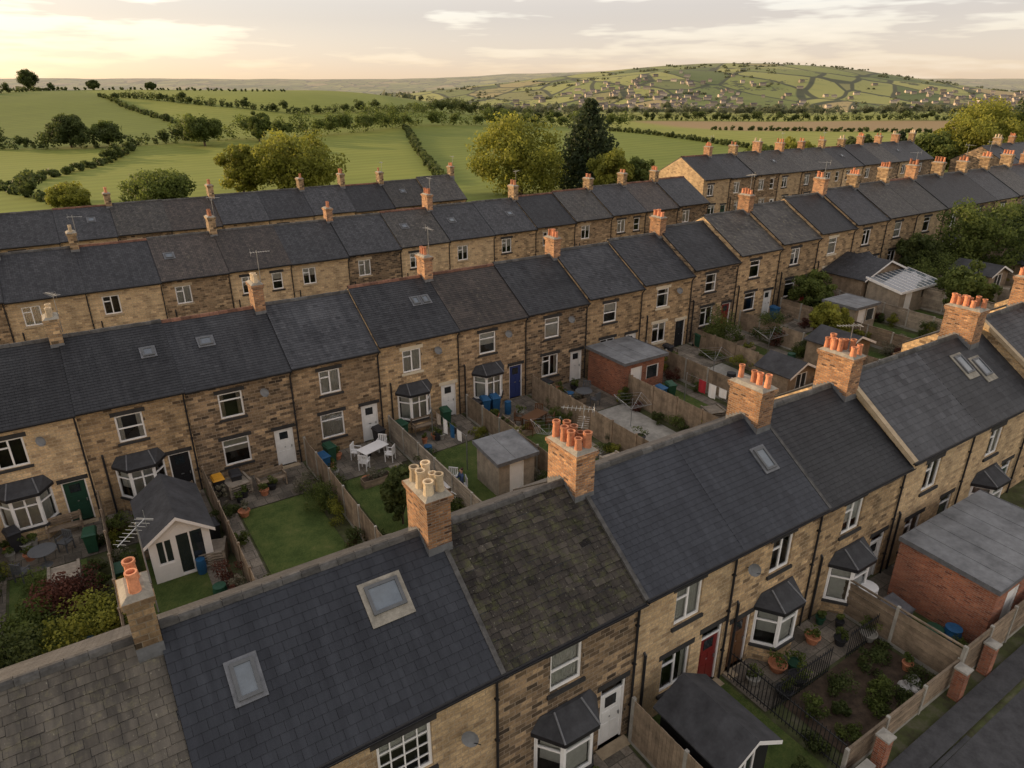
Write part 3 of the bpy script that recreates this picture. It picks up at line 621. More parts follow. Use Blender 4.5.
def table_set(s,w,nch=4,name='garden_table_and_chairs',rnd=False,mat=None):
    m=MB()
    if rnd: m.lathe(0,0,[(.001,.7),(.5,.7),(.52,.72),(.5,.745),(.001,.745)],20); m.lathe(0,0,[(.25,0),(.2,.04),(.03,.1),(.03,.7)],10)
    else:
        m.box(-.75,.75,-.4,.4,.71,.745)
        for x in (-.65,.65):
            for y in (-.32,.32): m.box(x-.03,x+.03,y-.03,y+.03,0,.71)
    for k in range(nch):
        a=2*math.pi*k/nch+.5; cx,cy=1.05*math.cos(a),.85*math.sin(a); ca,sa=math.cos(a),math.sin(a)
        def P(x,y,z): return (cx+x*ca-y*sa,cy+x*sa+y*ca,z)
        m.box(-.22,.22,-.23,.23,.42,.46,0,P)
        for x in (-.2,.2):
            for y in (-.2,.2): m.box(x-.02,x+.02,y-.02,y+.02,0,.42,0,P)
        for j in range(5): m.box(.19,.215,-.22+j*.1,-.16+j*.1,.46,.88,0,P)
        m.box(.185,.22,-.23,.23,.84,.9,0,P)
        for y in (-.24,.22): m.box(-.2,.2,y-.01,y+.03,.62,.65,0,P); m.box(-.2,-.17,y-.01,y+.03,.42,.62,0,P)
    return m.build(name,[mat or M_white],None,TW(s,w,G(s,w)+.03),TH+.3)
def gable_hut(name,s0,s1,w0,w1,ze,zr,wallm,roofm,open_=False,trim=M_white):
    e=emp(name,TW(s0,w0,G((s0+s1)/2,w0))); W=s1-s0;D=w1-w0; m=MB(); r=MB(); t=MB()
    xm=W/2
    for y in (0,D):
        holes=[]
        if y==0: holes=[(W*.1,W*.38,.8,1.9),(W*.42,W*.9,.1,2.0)] if open_ else [(W*.3,W*.7,.1,min(1.9,ze-.08))]
        P=frame((0,y,0),(1,0,0),(0,1 if y==0 else -1,0)); wall_holes(m,P,0,W,-.4,ze,holes,0,.08); m.face([(0,y,ze),(W,y,ze),(xm,y,zr)],0)
        for q in holes:
            t.box(q[0],q[0]+.06,.02,.07,q[2],q[3],0,P); t.box(q[1]-.06,q[1],.02,.07,q[2],q[3],0,P); t.box(q[0]+.06,q[1]-.06,.022,.068,q[3]-.06,q[3],0,P); t.box(q[0]+.06,q[1]-.06,.022,.068,q[2],q[2]+.06,0,P)
            t.box((q[0]+q[1])/2-.03,(q[0]+q[1])/2+.03,.024,.066,q[2]+.06,q[3]-.06,0,P); t.face([P(q[0],.05,q[2]),P(q[1],.05,q[2]),P(q[1],.05,q[3]),P(q[0],.05,q[3])],1)
    for x in (0,W): m.face([(x,0,-.4),(x,D,-.4),(x,D,ze),(x,0,ze)],0)
    k=(zr-ze)/xm; o=.2
    for sg in (-1,1):
        xe=xm+sg*(xm+o); zz=ze-o*k; a,b=-.25,D+.15
        r.face([(xe,a,zz+.04),(xe,b,zz+.04),(xm,b,zr+.04),(xm,a,zr+.04)],0); r.face([(xe,a,zz-.02),(xe,b,zz-.02),(xm,b,zr-.02),(xm,a,zr-.02)],0)
        t.face([(xe,a-.01,zz-.10),(xm,a-.01,zr-.10),(xm,a-.01,zr+.05),(xe,a-.01,zz+.05)],0); r.face([(xe,a,zz-.02),(xe,b,zz-.02),(xe,b,zz+.04),(xe,a,zz+.04)],0)
    m.build('walls',[wallm],e); r.build('roof',[roofm],e); t.build('trim_and_windows',[trim,M_cglass],e); return e
def flat_hut(name,s0,s1,w0,w1,h,wallm,roofm,zoff=0,over=.15,mono=0.,bars=.9):
    e=emp(name,TW(s0,w0,G((s0+s1)/2,w0)+zoff)); W=s1-s0;D=w1-w0; m=MB(); P=frame((0,0,0),(1,0,0),(0,1,0)); hs=[(W*.15,W*.15+.9,.05,2.0),(W*.55,W*.55+1.0,1.0,1.9)] if W>2.6 else [(W*.3,W*.3+.8,.05,1.9)]
    if h<2.15: hs=[(a,b,c,min(d,h-.15)) for a,b,c,d in hs]
    wall_holes(m,P,0,W,-.6,h,hs,0,.1)
    for x in (0,W): m.face([(x,0,-.6),(x,D,-.6),(x,D,h+mono),(x,0,h)],0)
    m.face([(0,D,-.6),(W,D,-.6),(W,D,h+mono),(0,D,h+mono)],0); m.build('walls',[wallm],e)
    t=MB()
    for q in hs:
        t.face([P(q[0],.07,q[2]),P(q[1],.07,q[2]),P(q[1],.07,q[3]),P(q[0],.07,q[3])],1 if q[2]>.5 else 0)
        t.box(q[0]+.002,q[0]+.06,.02,.068,q[2],q[3]-.002,0,P); t.box(q[1]-.06,q[1]-.002,.02,.068,q[2],q[3]-.002,0,P); t.box(q[0]+.06,q[1]-.06,.022,.066,q[3]-.06,q[3]-.002,0,P)
    t.build('door_and_window',[M_white,M_cglass],e)
    r=MB(); o=over
    def PR(x,y,z): return (x,y,z+mono*y/D)
    r.box(-o,W+o,-o,D+o,h+.002,h+.12,0,PR); r.box(-o-.02,W+o+.02,-o-.02,-o,h-.04,h+.15,1,PR); r.box(-o-.02,-o,-o,D+o,h-.04,h+.15,1,PR); r.box(W+o,W+o+.02,-o,D+o,h-.04,h+.15,1,PR)
    for i in range(1,int(W/bars)): r.box(i*bars-.02,i*bars+.02,-o,D+o,h+.12,h+.135,0 if bars>.8 else 1,PR)
    r.build('roof',[roofm,M_lead if bars>.8 else M_white],e); return e
def car(s,w,mat,rot=0):
    e=emp('parked_car',TW(s,w,G(s,w)+.04),TH+rot); m=MB(); prof=[(-2.1,.35),(-2.12,.75),(-2.0,.95),(-1.75,1.0),(-1.35,1.42),(.35,1.46),(1.1,1.02),(1.95,.85),(2.12,.65),(2.1,.35)]
    def hw(z): return .86 if z<1.02 else .86-.22*(z-1.02)/.44
    L=[(x,-hw(z),z) for x,z in prof]; Rr=[(x,hw(z),z) for x,z in prof]; n=len(prof)
    for i in range(n-1):
        gl=i in (3,5); m.face([L[i],L[i+1],Rr[i+1],Rr[i]],1 if gl else 0)
    body=[0,1,2,3,6,7,8,9]; m.face([L[i] for i in body],0); m.face([Rr[i] for i in reversed(body)],0)
    m.face([L[i] for i in (3,4,5,6)],1); m.face([Rr[i] for i in (6,5,4,3)],1)
    for sd in (-1,1):
        for xa in (-.5,): m.box(xa-.04,xa+.04,sd*.70-.08,sd*.70+.08,1.0,1.43,0)
        m.box(1.9,2.13,sd*.62-.15,sd*.62+.15,.66,.8,3); m.box(-2.15,-2.0,sd*.65-.12,sd*.65+.12,.75,.9,4)
    m.build('body',[mat,M_cglass,M_rub,M_white,M_redpl],e)
    wl=MB()
    for x in (-1.3,1.3):
        for y in (-.8,.8): wl.tube((x,y-.11,.32),(x,y+.11,.32),.32,.32,18,0); wl.tube((x,y-.12,.32),(x,y+.12,.32),.18,.18,12,1)
    wl.build('wheels',[M_rub,M_metal],e)
def planter(s,w,L=1.4,lf=None):
    e=emp('raised_planter',TW(s,w,G(s,w)+.03)); m=MB()
    for k in range(3): m.cr=R.random(); m.box(0,L,0,.03,k*.14,k*.14+.13); m.box(0,L,.47,.5,k*.14,k*.14+.13); m.box(0,.03,.031,.469,k*.14,k*.14+.13); m.box(L-.03,L,.031,.469,k*.14,k*.14+.13)
    m.box(.03,L-.03,.03,.47,.05,.34,1); m.build('box',[M_fence,M_soil],e)
    leaf_mesh('plants',[(R.uniform(.15,L-.15),R.uniform(.1,.4),.42+R.random()*.2,.16) for _ in range(9)],40,.08,lf or L_mid,e)
# gardens behind row A / in front of row B
for i in range(1,len(bs)-1):
    s=bs[i]+.05
    if s>95: break
    wl=20.8+(R.uniform(-.3,.3))
    fence((s,31.6),(s,wl),R.uniform(1.35,1.75),kind=R.choice([0,0,1]),bd=.14 if s<30 else .3)
    W=bs[i+1]-bs[i]
    if i<13:
        pw=R.uniform(28.0,29.6); sheet('patio_paving',s+.1,bs[i+1]-.05,pw,32.25,M_pave,.035)
        if i not in (8,10): sheet('lawn',s+.9,bs[i+1]-R.uniform(.5,.9),R.uniform(21.5,23),pw-.1,M_lawn,.04)
        else: sheet('gravel_bed',s+.9,bs[i+1]-.5,21.5,pw-.1,M_conc,.04)
        sheet('garden_path',s+W-1.2 if i%2 else s+.1,s+W-.5 if i%2 else s+.8,21.2,pw,M_pave,.05)
    else: sheet('lawn',s+.3,bs[i+1]-.5,21.5,30,M_lawn,.04)
    for k in range(13 if i<14 else 6):
        sd=R.choice([.4,W-.5]); shrub(s+sd+R.uniform(-.1,.1),R.uniform(21.3,30.3),R.uniform(.4,1.5),R.uniform(.6,1.5),R.choice([L_mid,L_hed,L_yel,L_flow,L_mid,L_red,L_hed]))
    for k in range(5):
        if i<12: pot(s+R.uniform(.5,W-1.5),R.uniform(30.0,31.6),R.uniform(.14,.26),R.choice([M_terra,M_kbin,M_conc]))
    if i<12 and i%2: planter(s+R.uniform(.6,1.6),R.uniform(27.5,28.5),R.uniform(1.,1.8),R.choice([L_mid,L_flow,L_yel]))
fence((-14,20.7),(62,20.7),1.6,0,bd=.2)
sheet('back_lane',-14,70,17.2,20.4,M_asph,.03)
for (s,w,m,l) in [(3.7,31.2,M_kbin,M_ybin),(-1.7,29.6,M_gbin,None),(-.9,26.3,M_gbin,None),(2.7,27.5,M_kbin,None),(17.9,31.5,M_kbin,None),(18.6,31.5,M_bbin,None),(19.2,31.4,M_bbin,None),(28.9,26.9,M_gbin,None),(28.1,26.9,M_bbin,None),(29.9,31.3,M_kbin,None),(16.0,31.5,M_gbin,None),
        (8.6,30.6,M_bbin,None),(44,31.3,M_bbin,None),(48,31.3,M_gbin,None),(50,31.3,M_bbin,None),(51,31.3,M_bbin,None),(36,31.3,M_gbin,None),(4.5,31.2,M_kbin,None),(12.0,31.6,M_kbin,None),(23.0,31.5,M_kbin,None),(33,31.3,M_kbin,None),(-4.4,31.4,M_kbin,None),
        (13.3,31.5,M_gbin,None),(22.6,30.7,M_gbin,None),(27.2,26.8,M_kbin,None),(9.2,31.4,M_gbin,None),(31.4,31.3,M_bbin,None)]: bin_(s,w,m,l,R.uniform(-.3,.3))
gable_hut('summer_house',.2,2.4,25.8,29.3,2.05,2.85,M_white,M_felt,True)
flat_hut('garden_room',26.3,29.5,28.2,31.6,2.35,M_brick,M_fgrey)
flat_hut('garden_gazebo',14.6,16.6,23.6,25.6,1.8,M_fence2,M_fgrey,mono=.2)
flat_hut('lean_to_store',3.4,7.2,17.0,18.6,2.6,STONES[0],M_conc)
table_set(11.1,30.3,4); table_set(12.6,25.2,3,rnd=True,name='round_garden_table_and_chairs'); table_set(20.0,28.5,4,mat=DOORS['brown']); table_set(24.3,29.5,3,rnd=True,name='round_garden_table_and_chairs',mat=M_grey); table_set(-3.4,29.6,2,rnd=True,name='round_garden_table_and_chairs',mat=M_grey)
for (a,b,c,d) in [(39,42,22.5,25),(33.5,36,22.2,24.4),(60,63,24,27),(66,69,23,26)]: gable_hut('garden_shed',a,b,c,d,1.9,2.5,M_fence,M_felt)
gable_hut('garage_block',50.5,56.5,28.6,32.0,2.2,3.3,M_fence,SL_T[2])
flat_hut('glazed_lean_to',50.8,56.2,25.8,28.4,1.8,M_fence2,M_sky_gl,mono=.5,bars=.6)
flat_hut('garden_shed',45,47.6,25.6,28,2.1,M_fence2,M_fgrey)
car(43.5,18.9,M_carW,0); car(49.5,18.8,M_carK,0); car(56,18.9,M_carW,.02); car(33,18.8,M_carR)
shrub(-2.6,25.6,1.7,2.4,L_red,n=26); shrub(-2.2,23.4,1.9,3.0,L_yel,n=36); shrub(-4,25,1.5,2.0,L_mid,n=20); shrub(-3.6,27.8,1.2,1.5,L_mid); shrub(-4.5,23,2.0,2.8,L_hed,n=30)
shrub(7.4,27.5,1.6,1.8,L_mid,n=18); shrub(7.3,29.3,1.3,1.5,L_flow,n=14); shrub(37.4,30.8,2.8,3.2,L_mid,n=30); shrub(40.4,28.8,2.4,2.6,L_hed,n=24); shrub(58.5,28,3.4,4.4,L_mid,n=40); shrub(31,30.3,1.8,1.8,L_hed,n=18); shrub(64,29.5,3.2,4.2,L_hed,n=36)
for (s,w,h,wd,mt) in [(10.0,24.3,3.0,1.8,L_hed),(65.5,27.5,7.0,8,L_mid),(46.7,30.2,3.5,3.4,L_mid),(72,24,5.5,5,L_yel),(84,28,6,6,L_mid),(61,30,4.5,4.2,L_hed),(77,30,6,7,L_hed),(90,25,6,7,L_mid),(97,29,6.5,7,L_mid),(55,23.2,4,4,L_mid),(42.8,26,3.2,3,L_yel)]:
    x,y,z=TW(s,w,G(s,w)); tree('garden_tree',x,y,z,h,wd,'broad',mt,.8,ls=.16 if wd<4 else .22)
# front gardens of row A
def dryer(s,w):
    m=MB(); m.tube((0,0,0),(0,0,1.75),.022,.02,8)
    for k in range(4):
        a=k*math.pi/2+.4; c=Vector((math.cos(a),math.sin(a),0)); m.tube((0,0,1.1),c*1.15+Vector((0,0,1.7)),.012,.012,5)
        b=Vector((math.cos(a+math.pi/2),math.sin(a+math.pi/2),0))
        for q in (.45,.7,.95,1.15):
            zz=1.1+.6*q/1.15; m.tube(c*q+Vector((0,0,zz)),b*q+Vector((0,0,zz)),.006,.006,4)
    m.build('rotary_clothes_dryer',[M_metal],None,TW(s,w,G(s,w)))
for q in ((18.9,25.6),(33.3,27.5),(24.5,25.5),(38.6,27.5)): dryer(*q)
def washline(s,w0,w1,cols):
    e=emp('washing_line',TW(s,w0,G(s,w0))); m=MB(); L=w1-w0
    for y in (0,L): m.tube((0,y,-.2),(0,y,2.0),.035,.03,8)
    m.tube((0,0,1.95),(0,L,1.95),.006,.006,4); m.build('posts_and_line',[M_metal],e); c=MB()
    for k,ci in enumerate(cols):
        y=.5+k*.75; hh=R.uniform(.55,.9)
        for j in range(4): c.face([(.03*math.sin(j*2),y+j*.14,1.95),(.03*math.sin(j*2+2),y+j*.14+.14,1.95),(.05*math.sin(j*2+2),y+j*.14+.14,1.95-hh),(.05*math.sin(j*2),y+j*.14,1.95-hh)],ci)
    c.build('laundry',[M_white,M_bbin,M_redpl,M_curt2],e)
def bench(s,w,r=0):
    m=MB()
    for k in range(4): m.cr=R.random(); m.box(-.7,.7,-.2+k*.11,-.11+k*.11,.42,.45)
    for k in range(3): m.cr=R.random(); m.box(-.7,.7,.24,.27,.52+k*.13,.62+k*.13)
    for x in (-.66,.62):
        m.box(x,x+.05,-.2,-.15,0,.62); m.box(x,x+.05,.22,.28,0,.92); m.box(x-.01,x+.06,-.22,.24,.6,.64)
    m.build('garden_bench',[M_fence],None,TW(s,w,G(s,w)+.04),TH+r)
bench(6.0,30.6,.1); bench(14.6,31.4); bench(-2.6,31.5); bench(33,31.2); bench(18.6,28.6,1.5); bench(2.0,31.4)
for i in range(1,20):
    s0=bs[i]; 
    for k in range(3):
        a,b=s0+R.uniform(.6,3.6),R.uniform(22,31.3); c=R.random()
        if c<.3: barrel(a,b,R.uniform(.18,.3),R.uniform(.4,.9),R.choice([M_gbin,M_bbin,M_kbin,M_kbin]))
        elif c<.6: pot(a,b,R.uniform(.2,.35),R.choice([M_terra,M_conc,M_kbin]),R.choice([L_flow,L_yel,L_mid]))
        elif c<.8: planter(a,b,R.uniform(.8,1.5),R.choice([L_flow,L_mid]))
        else:
            m=MB(); 
            for j in range(6): m.cr=R.random(); m.box(0,1.1,-.5,.5,.02+j*.12,.06+j*.12); m.box(.0,.1,-.5,.5,.06+j*.12,.14+j*.12); m.box(1.,1.1,-.5,.5,.06+j*.12,.14+j*.12)
            m.build('pallet_stack',[M_fence2],None,TW(a,b,G(a,b)+.04),TH+R.uniform(-.4,.4))
washline(14.6,26.6,30.4,[0,1,0,3]); washline(29.2,22.5,26,[0,0,2])
sheet('planting_bed',15.9,20.8,6.5,8.8,M_soil,.03)
for (a,b,m) in [(-6,6.5,M_pave),(6.6,10.8,M_pave),(11.2,15.1,M_lawn),(15.2,20.9,M_pave),(21.1,30,M_pave)]: sheet('front_garden_paving' if m is M_pave else 'lawn',a,b,8.9 if m is M_pave else 6.4,10.65,m,.04)
sheet('lawn',21.2,23.1,6.5,8.8,M_lawn,.045); sheet('lawn',6.8,10.8,6.4,8.8,M_lawn,.045)
fence((10.95,10.4),(10.95,6.3),1.75,0,M_fence); fence((21.0,10.5),(21.0,6.2),1.6,1,M_fence); fence((15.15,6.3),(21.0,6.25),1.1,1,M_fence,bd=.12); fence((21.1,6.2),(26,6.2),1.5,1,M_fence); fence((6.6,10.4),(6.6,6.3),1.6,0)
gable_hut('timber_outhouse',11.35,13.1,7.4,9.7,1.95,2.5,M_black,M_felt,False)
flat_hut('brick_outbuilding',23.3,29.0,6.5,9.8,2.35,M_brick,M_fgrey,mono=.12,over=.06)
barrel(21.9,9.9,.38,1.0,M_white,'water_tank'); barrel(22.7,7.2,.28,.7,M_bbin); barrel(22.3,7.6,.3,.6,M_gbin,'compost_bin'); barrel(21.6,7.4,.26,.5,M_kbin,'compost_bin')
m=MB(); m.box(0,1.3,0,.8,0,.8); m.face([(-.05,-.05,.8),(1.35,-.05,.8),(1.35,.85,.95),(-.05,.85,.95)],1); m.face([(-.05,-.05,.8),(1.35,-.05,.8),(1.35,-.05,.86),(-.05,-.05,.86)],1); m.build('storage_box',[M_fgrey,M_lead],None,TW(21.3,8.5,.04))
for (s,w) in [(16.9,9.8),(17.4,9.5),(18.9,9.9),(19.6,9.3),(20.3,9.8),(20.6,8.9),(16.2,9.0),(9.0,9.9),(8.5,9.6),(22.8,10.2),(14.0,10.2),(20.4,7.4),(17.0,9.1),(15.8,9.9),(19.9,10.3)]: pot(s,w,R.uniform(.15,.3),R.choice([M_terra,M_kbin,M_gbin,M_conc,M_kbin]))
for (s,w) in [(17.1,7.6),(18.2,7.1),(19.4,8.1),(20.2,6.8),(16.5,6.9),(22.0,6.9),(7.4,7.2),(14.3,7.0),(18.8,7.3),(16.3,8.0),(17.8,8.2),(20.4,8.2),(19.1,6.7),(15.5,7.3)]: shrub(s,w,R.uniform(.3,.8),R.uniform(.6,1.2),R.choice([L_mid,L_hed,L_hed,L_mid]))
m=MB(); 
for k in range(7): 
    m.cr=R.random(); a=R.uniform(0,3); x,y=R.uniform(-.5,.5),R.uniform(-.4,.4); r=R.uniform(.14,.24)
    m.lathe(x,y,[(r*.4,0),(r,r*.35),(r*1.05,r*.8),(r*.7,r*1.3),(r*.15,r*1.5),(r*.25,r*1.75)],9)
m.build('rubble_sacks',[simple('sacks',(.5,.48,.45),.7,var=.3,scale=5)],None,TW(19.6,7.0,.05),smooth=True)
def railings(a,b,h=1.1):
    (s0,w0),(s1,w1)=a,b; L=math.hypot(s1-s0,w1-w0); us,uw=(s1-s0)/L,(w1-w0)/L; mb=MB()
    def P(x,y,z): return (us*x-uw*y, uw*x+us*y, z)
    n=int(L/.13)
    for i in range(n+1): x=i*L/n; mb.box(x-.009,x+.009,-.009,.009,0,h+.06,0,P)
    for z in (.12,h-.08): mb.box(0,L,-.014,.014,z,z+.03,0,P)
    mb.build('iron_railings',[M_black],None,TW(s0,w0,G(s0,w0)+.04))
railings((15.3,10.5),(15.3,6.4)); railings((15.4,8.8),(18.2,8.8)); railings((19.2,8.8),(20.8,8.8))
def pier(s,w,h=1.3):
    m=MB(); m.box(-.16,.16,-.16,.16,-.3,h); m.box(-.2,.2,-.2,.2,h,h+.06,1)
    q=[(-.17,-.17),(.17,-.17),(.17,.17),(-.17,.17)]
    for i in range(4): j=(i+1)%4; m.face([q[i]+(h+.06,),q[j]+(h+.06,),(0,0,h+.13)],1)
    m.build('brick_gate_pier',[M_brick,M_conc],None,TW(s,w,G(s,w)))
for s in (16.4,20.6,22.4,26.4): pier(s,5.95,1.15)
m=MB(); m.box(0,44,-.11,.11,-.3,.55); m.box(-.02,44.02,-.14,.14,.55,.62,1); m.build('garden_wall',[M_brick,M_conc],None,TW(-28.2,5.9,0))
m=MB(); m.box(0,30,-.11,.11,-.3,.75); m.box(-.02,30.02,-.14,.14,.75,.82,1); m.build('garden_wall',[M_brick,M_conc],None,TW(26.7,5.9,0))
sheet('pavement',-30,70,5.05,5.75,M_asph,.12)
m=MB(); m.box(0,100,0,.13,-.2,.125); m.build('kerb',[M_asph],None,TW(-30,4.91,0))
sheet('road',-30,70,-3,4.9,M_asph,.012)
for k in range(12):
    s=-10+9.2*k; fence((s,52.8),(s,42),1.6,0,bd=.35)
sheet('lawn',-14,90,42,51.5,M_lawn,.04); sheet('lawn',-14,45,62.5,72.5,M_lawn,.04)
for k in range(40): shrub(R.uniform(-8,100),R.uniform(43,52),R.uniform(1,2.6),R.uniform(1.4,2.8),R.choice([L_mid,L_hed,L_yel]))
# ------------------------------------------------------------ terrain
def vnoise(x,y,sc,seed):
    r=np.random.RandomState(seed); t=r.rand(64,64); x=x/sc;y=y/sc; xi=np.floor(x).astype(int);yi=np.floor(y).astype(int); fx=x-xi;fy=y-yi; fx=fx*fx*(3-2*fx);fy=fy*fy*(3-2*fy)
    a=t[xi%64,yi%64];b=t[(xi+1)%64,yi%64];c=t[xi%64,(yi+1)%64];d=t[(xi+1)%64,(yi+1)%64]
    return (a*(1-fx)+b*fx)*(1-fy)+(c*(1-fx)+d*fx)*fy-.5
def terr(X,Y):
    X=np.asarray(X,float);Y=np.asarray(Y,float); s,w=SW(X,Y)
    near=gz(s,w)*(1-ss(95,125,w))*(1-ss(155,220,s))*ss(-60,-20,s)
    mL=1-ss(-130,25,X); hill=15.2*ss(170,420,Y)*mL
    drop=-70*ss(480,1500,Y)-mL*15.2*ss(440,900,Y)
    hh=np.where(X<900,np.exp(-((X-900)/1250.)**2),np.exp(-((X-900)/950.)**2))
    far=168*hh*ss(1500,3100,Y)*(1-.7*ss(3500,5200,Y))
    far2=(150+50*vnoise(X,Y*.3,1900,4)+18*vnoise(X,Y,600,5))*ss(5200,8200,Y)
    mid=(30*vnoise(X,Y,420,1)+10*vnoise(X,Y,140,2))*ss(900,1900,Y)*(1-.6*ss(2300,3000,Y))
    lump=1.8*vnoise(X,Y,70,3)*ss(150,260,Y)
    return near+hill+drop+far+far2+mid+lump
def T(x,y): return float(terr(x,y))
def lines(a,b,st,mid_a,mid_b,st2,far,gr=1.07):
    L=list(np.arange(a,b+.01,st)); d=st2; x=b
    while x<mid_b: x+=st2; L.append(x)
    while x<far: d=min(d*gr,110); x+=d; L.append(x)
    x=a; d=st2; pre=[]
    while x>mid_a: x-=st2; pre.append(x)
    while x>-far: d*=gr; x-=d; pre.append(x)
    return np.array(pre[::-1]+L)
ls=lines(-30,130,2,-220,420,5,9500); lw=lines(-20,110,2,-60,480,5,9500)
S,Wg=np.meshgrid(ls,lw,indexing='ij'); X=S*CT-Wg*ST; Y=S*ST+Wg*CT; Z=terr(X,Y)
ni,nj=X.shape; V=np.stack([X,Y,Z],-1).reshape(-1,3); idx=np.arange(ni*nj).reshape(ni,nj)
F=np.stack([idx[:-1,:-1],idx[1:,:-1],idx[1:,1:],idx[:-1,1:]],-1).reshape(-1,4)
me=bpy.data.meshes.new('ground'); me.vertices.add(len(V)); me.vertices.foreach_set('co',V.ravel()); me.loops.add(F.size); me.loops.foreach_set('vertex_index',F.ravel())
me.polygons.add(len(F)); me.polygons.foreach_set('loop_start',np.arange(0,F.size,4)); me.polygons.foreach_set('loop_total',np.full(len(F),4)); me.polygons.foreach_set('use_smooth',np.ones(len(F),dtype=bool))
def va(n,v): a=me.attributes.new(n,'FLOAT','POINT'); a.data.foreach_set('value',np.asarray(v,dtype=np.float32).ravel())
va('town',(1-ss(84,90,Wg))*(1-ss(150,160,S))*ss(-40,-30,S)*ss(-40,-30,Wg))
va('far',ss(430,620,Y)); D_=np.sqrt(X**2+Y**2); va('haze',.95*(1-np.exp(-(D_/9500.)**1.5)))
t1=ss(0,6,(-41+(Y-285)*(-28./145))-X)
hl=ss(0,8,Y-(208+ss(-118,-40,X)*80)); ft=.35+.25*t1*(1-hl)-.1*hl*t1+.35*t1*hl*ss(0,10,Y-(265+(X+119)*(-90./76)))
ft=ft+(1-t1)*(.05+.35*ss(0,8,Y-(300-(X-40)*2.1)))
va('ftone',np.clip(ft,0,1)); va('brown',ss(80,95,X+(Y-320)*.3)*ss(300,312,Y)*(1-ss(392,400,Y)))
me.update(); me.validate()
gm,t,b=newmat('ground_grass_and_soil',.95,0,.1); tc=t.add('ShaderNodeTexCoord'); ob_=tc.outputs['Object']
n1=t.noise(ob_,.012,4,.65); n2=t.noise(ob_,.11,4,.7); n3=t.noise(ob_,1.4,4,.7)
ftn=t.math('ADD',t.attr('ftone'),t.math('MULTIPLY_ADD',n2,.35,t.math('MULTIPLY_ADD',n1,.5,-.42)))
fld=t.ramp(ftn,[(.0,(.085,.112,.028)),(.35,(.132,.165,.036)),(.65,(.185,.21,.046)),(1.,(.27,.265,.075))])
wv=t.add('ShaderNodeTexWave'); wv.inputs['Scale'].default_value=.06; wv.inputs['Distortion'].default_value=1.5; wv.inputs['Detail'].default_value=1; mp=t.add('ShaderNodeMapping'); mp.inputs['Rotation'].default_value=(0,0,.9); t.link(ob_,mp.inputs[0]); t.link(mp.outputs[0],wv.inputs[0])
fld=t.mix(1,fld,t.ramp(wv.outputs['Fac'],[(0,(.93,.93,.93)),(1,(1.07,1.07,1.07))]),'MULTIPLY')
fld=t.mix(t.attr('brown'),fld,(.26,.19,.10))
mpv=t.add('ShaderNodeMapping'); mpv.inputs['Scale'].default_value=(1/150.,1/210.,0); mpv.inputs['Rotation'].default_value=(0,0,.5); t.link(ob_,mpv.inputs[0])
nd=t.add('ShaderNodeTexNoise'); nd.inputs['Scale'].default_value=.9; nd.inputs['Detail'].default_value=0; t.link(mpv.outputs[0],nd.inputs['Vector'])
vo_=t.add('ShaderNodeVectorMath',operation='MULTIPLY_ADD'); t.link(nd.outputs['Color'],vo_.inputs[0]); vo_.inputs[1].default_value=(.35,.35,0); t.link(mpv.outputs[0],vo_.inputs[2])
v1=t.add('ShaderNodeTexVoronoi'); v1.inputs['Scale'].default_value=1; t.link(vo_.outputs[0],v1.inputs['Vector'])
v2=t.add('ShaderNodeTexVoronoi',feature='DISTANCE_TO_EDGE'); v2.inputs['Scale'].default_value=1; t.link(vo_.outputs[0],v2.inputs['Vector'])
sp=t.add('ShaderNodeSeparateColor'); t.link(v1.outputs['Color'],sp.inputs[0])
ff=t.ramp(sp.outputs[0],[(0,(.07,.105,.028)),(.3,(.17,.20,.05)),(.55,(.29,.29,.085)),(.8,(.11,.15,.04)),(1,(.33,.26,.12))])
ff=t.mix(t.ramp(v2.outputs['Distance'],[(.03,(1,1,1)),(.05,(0,0,0))]),ff,(.04,.052,.024))
wd=t.noise(ob_,.008,4,.85); ff=t.mix(t.ramp(wd,[(.585,(0,0,0)),(.60,(.9,.9,.9))]),ff,(.042,.055,.024))
col=t.mix(t.attr('far'),fld,ff)
tw_=t.ramp(n3,[(.3,(.05,.042,.03)),(.5,(.075,.085,.035)),(.7,(.13,.115,.085))]); col=t.mix(t.attr('town'),col,tw_)
col=t.mix(t.attr('haze'),col,(.44,.41,.37)); t.link(col,b.inputs['Base Color']); me.materials.append(gm)  # distance haze is mixed into the ground's base colour
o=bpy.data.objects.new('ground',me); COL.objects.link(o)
# ------------------------------------------------------------ hedgerows and trees
def hedgerow(name,pts,h0,h1,step,mat,wid=1.0,per=46,big=0,bigh=8,ls=.5):
    cl=[]; 
    for i in range(len(pts)-1):
        (x0,y0),(x1,y1)=pts[i],pts[i+1]; L=math.hypot(x1-x0,y1-y0); n=max(1,int(L/step))
        for k in range(n):
            f=(k+R.random())/n; x=x0+(x1-x0)*f+R.uniform(-wid,wid)*.4; y=y0+(y1-y0)*f+R.uniform(-wid,wid)*.4; z=T(x,y)
            if R.random()<big:
                H=bigh*R.uniform(.6,1.15); w=H*R.uniform(.36,.52)
                for j in range(13): 
                    d=Vector((R.gauss(0,1),R.gauss(0,1),R.gauss(0,.8))).normalized()*R.uniform(.25,.8); cl.append((x+d.x*w,y+d.y*w,z+H*.5+d.z*H*.40,w*R.uniform(.35,.5)))
            else:
                H=R.uniform(h0,h1)
                for j in range(2): cl.append((x+R.uniform(-1,1)*wid*.5,y+R.uniform(-1,1)*wid*.5,z+H*(.3+.35*j),max(.4,H*.4)*R.uniform(.8,1.2)))
    return leaf_mesh(name,cl,per,ls,mat,core=.35)
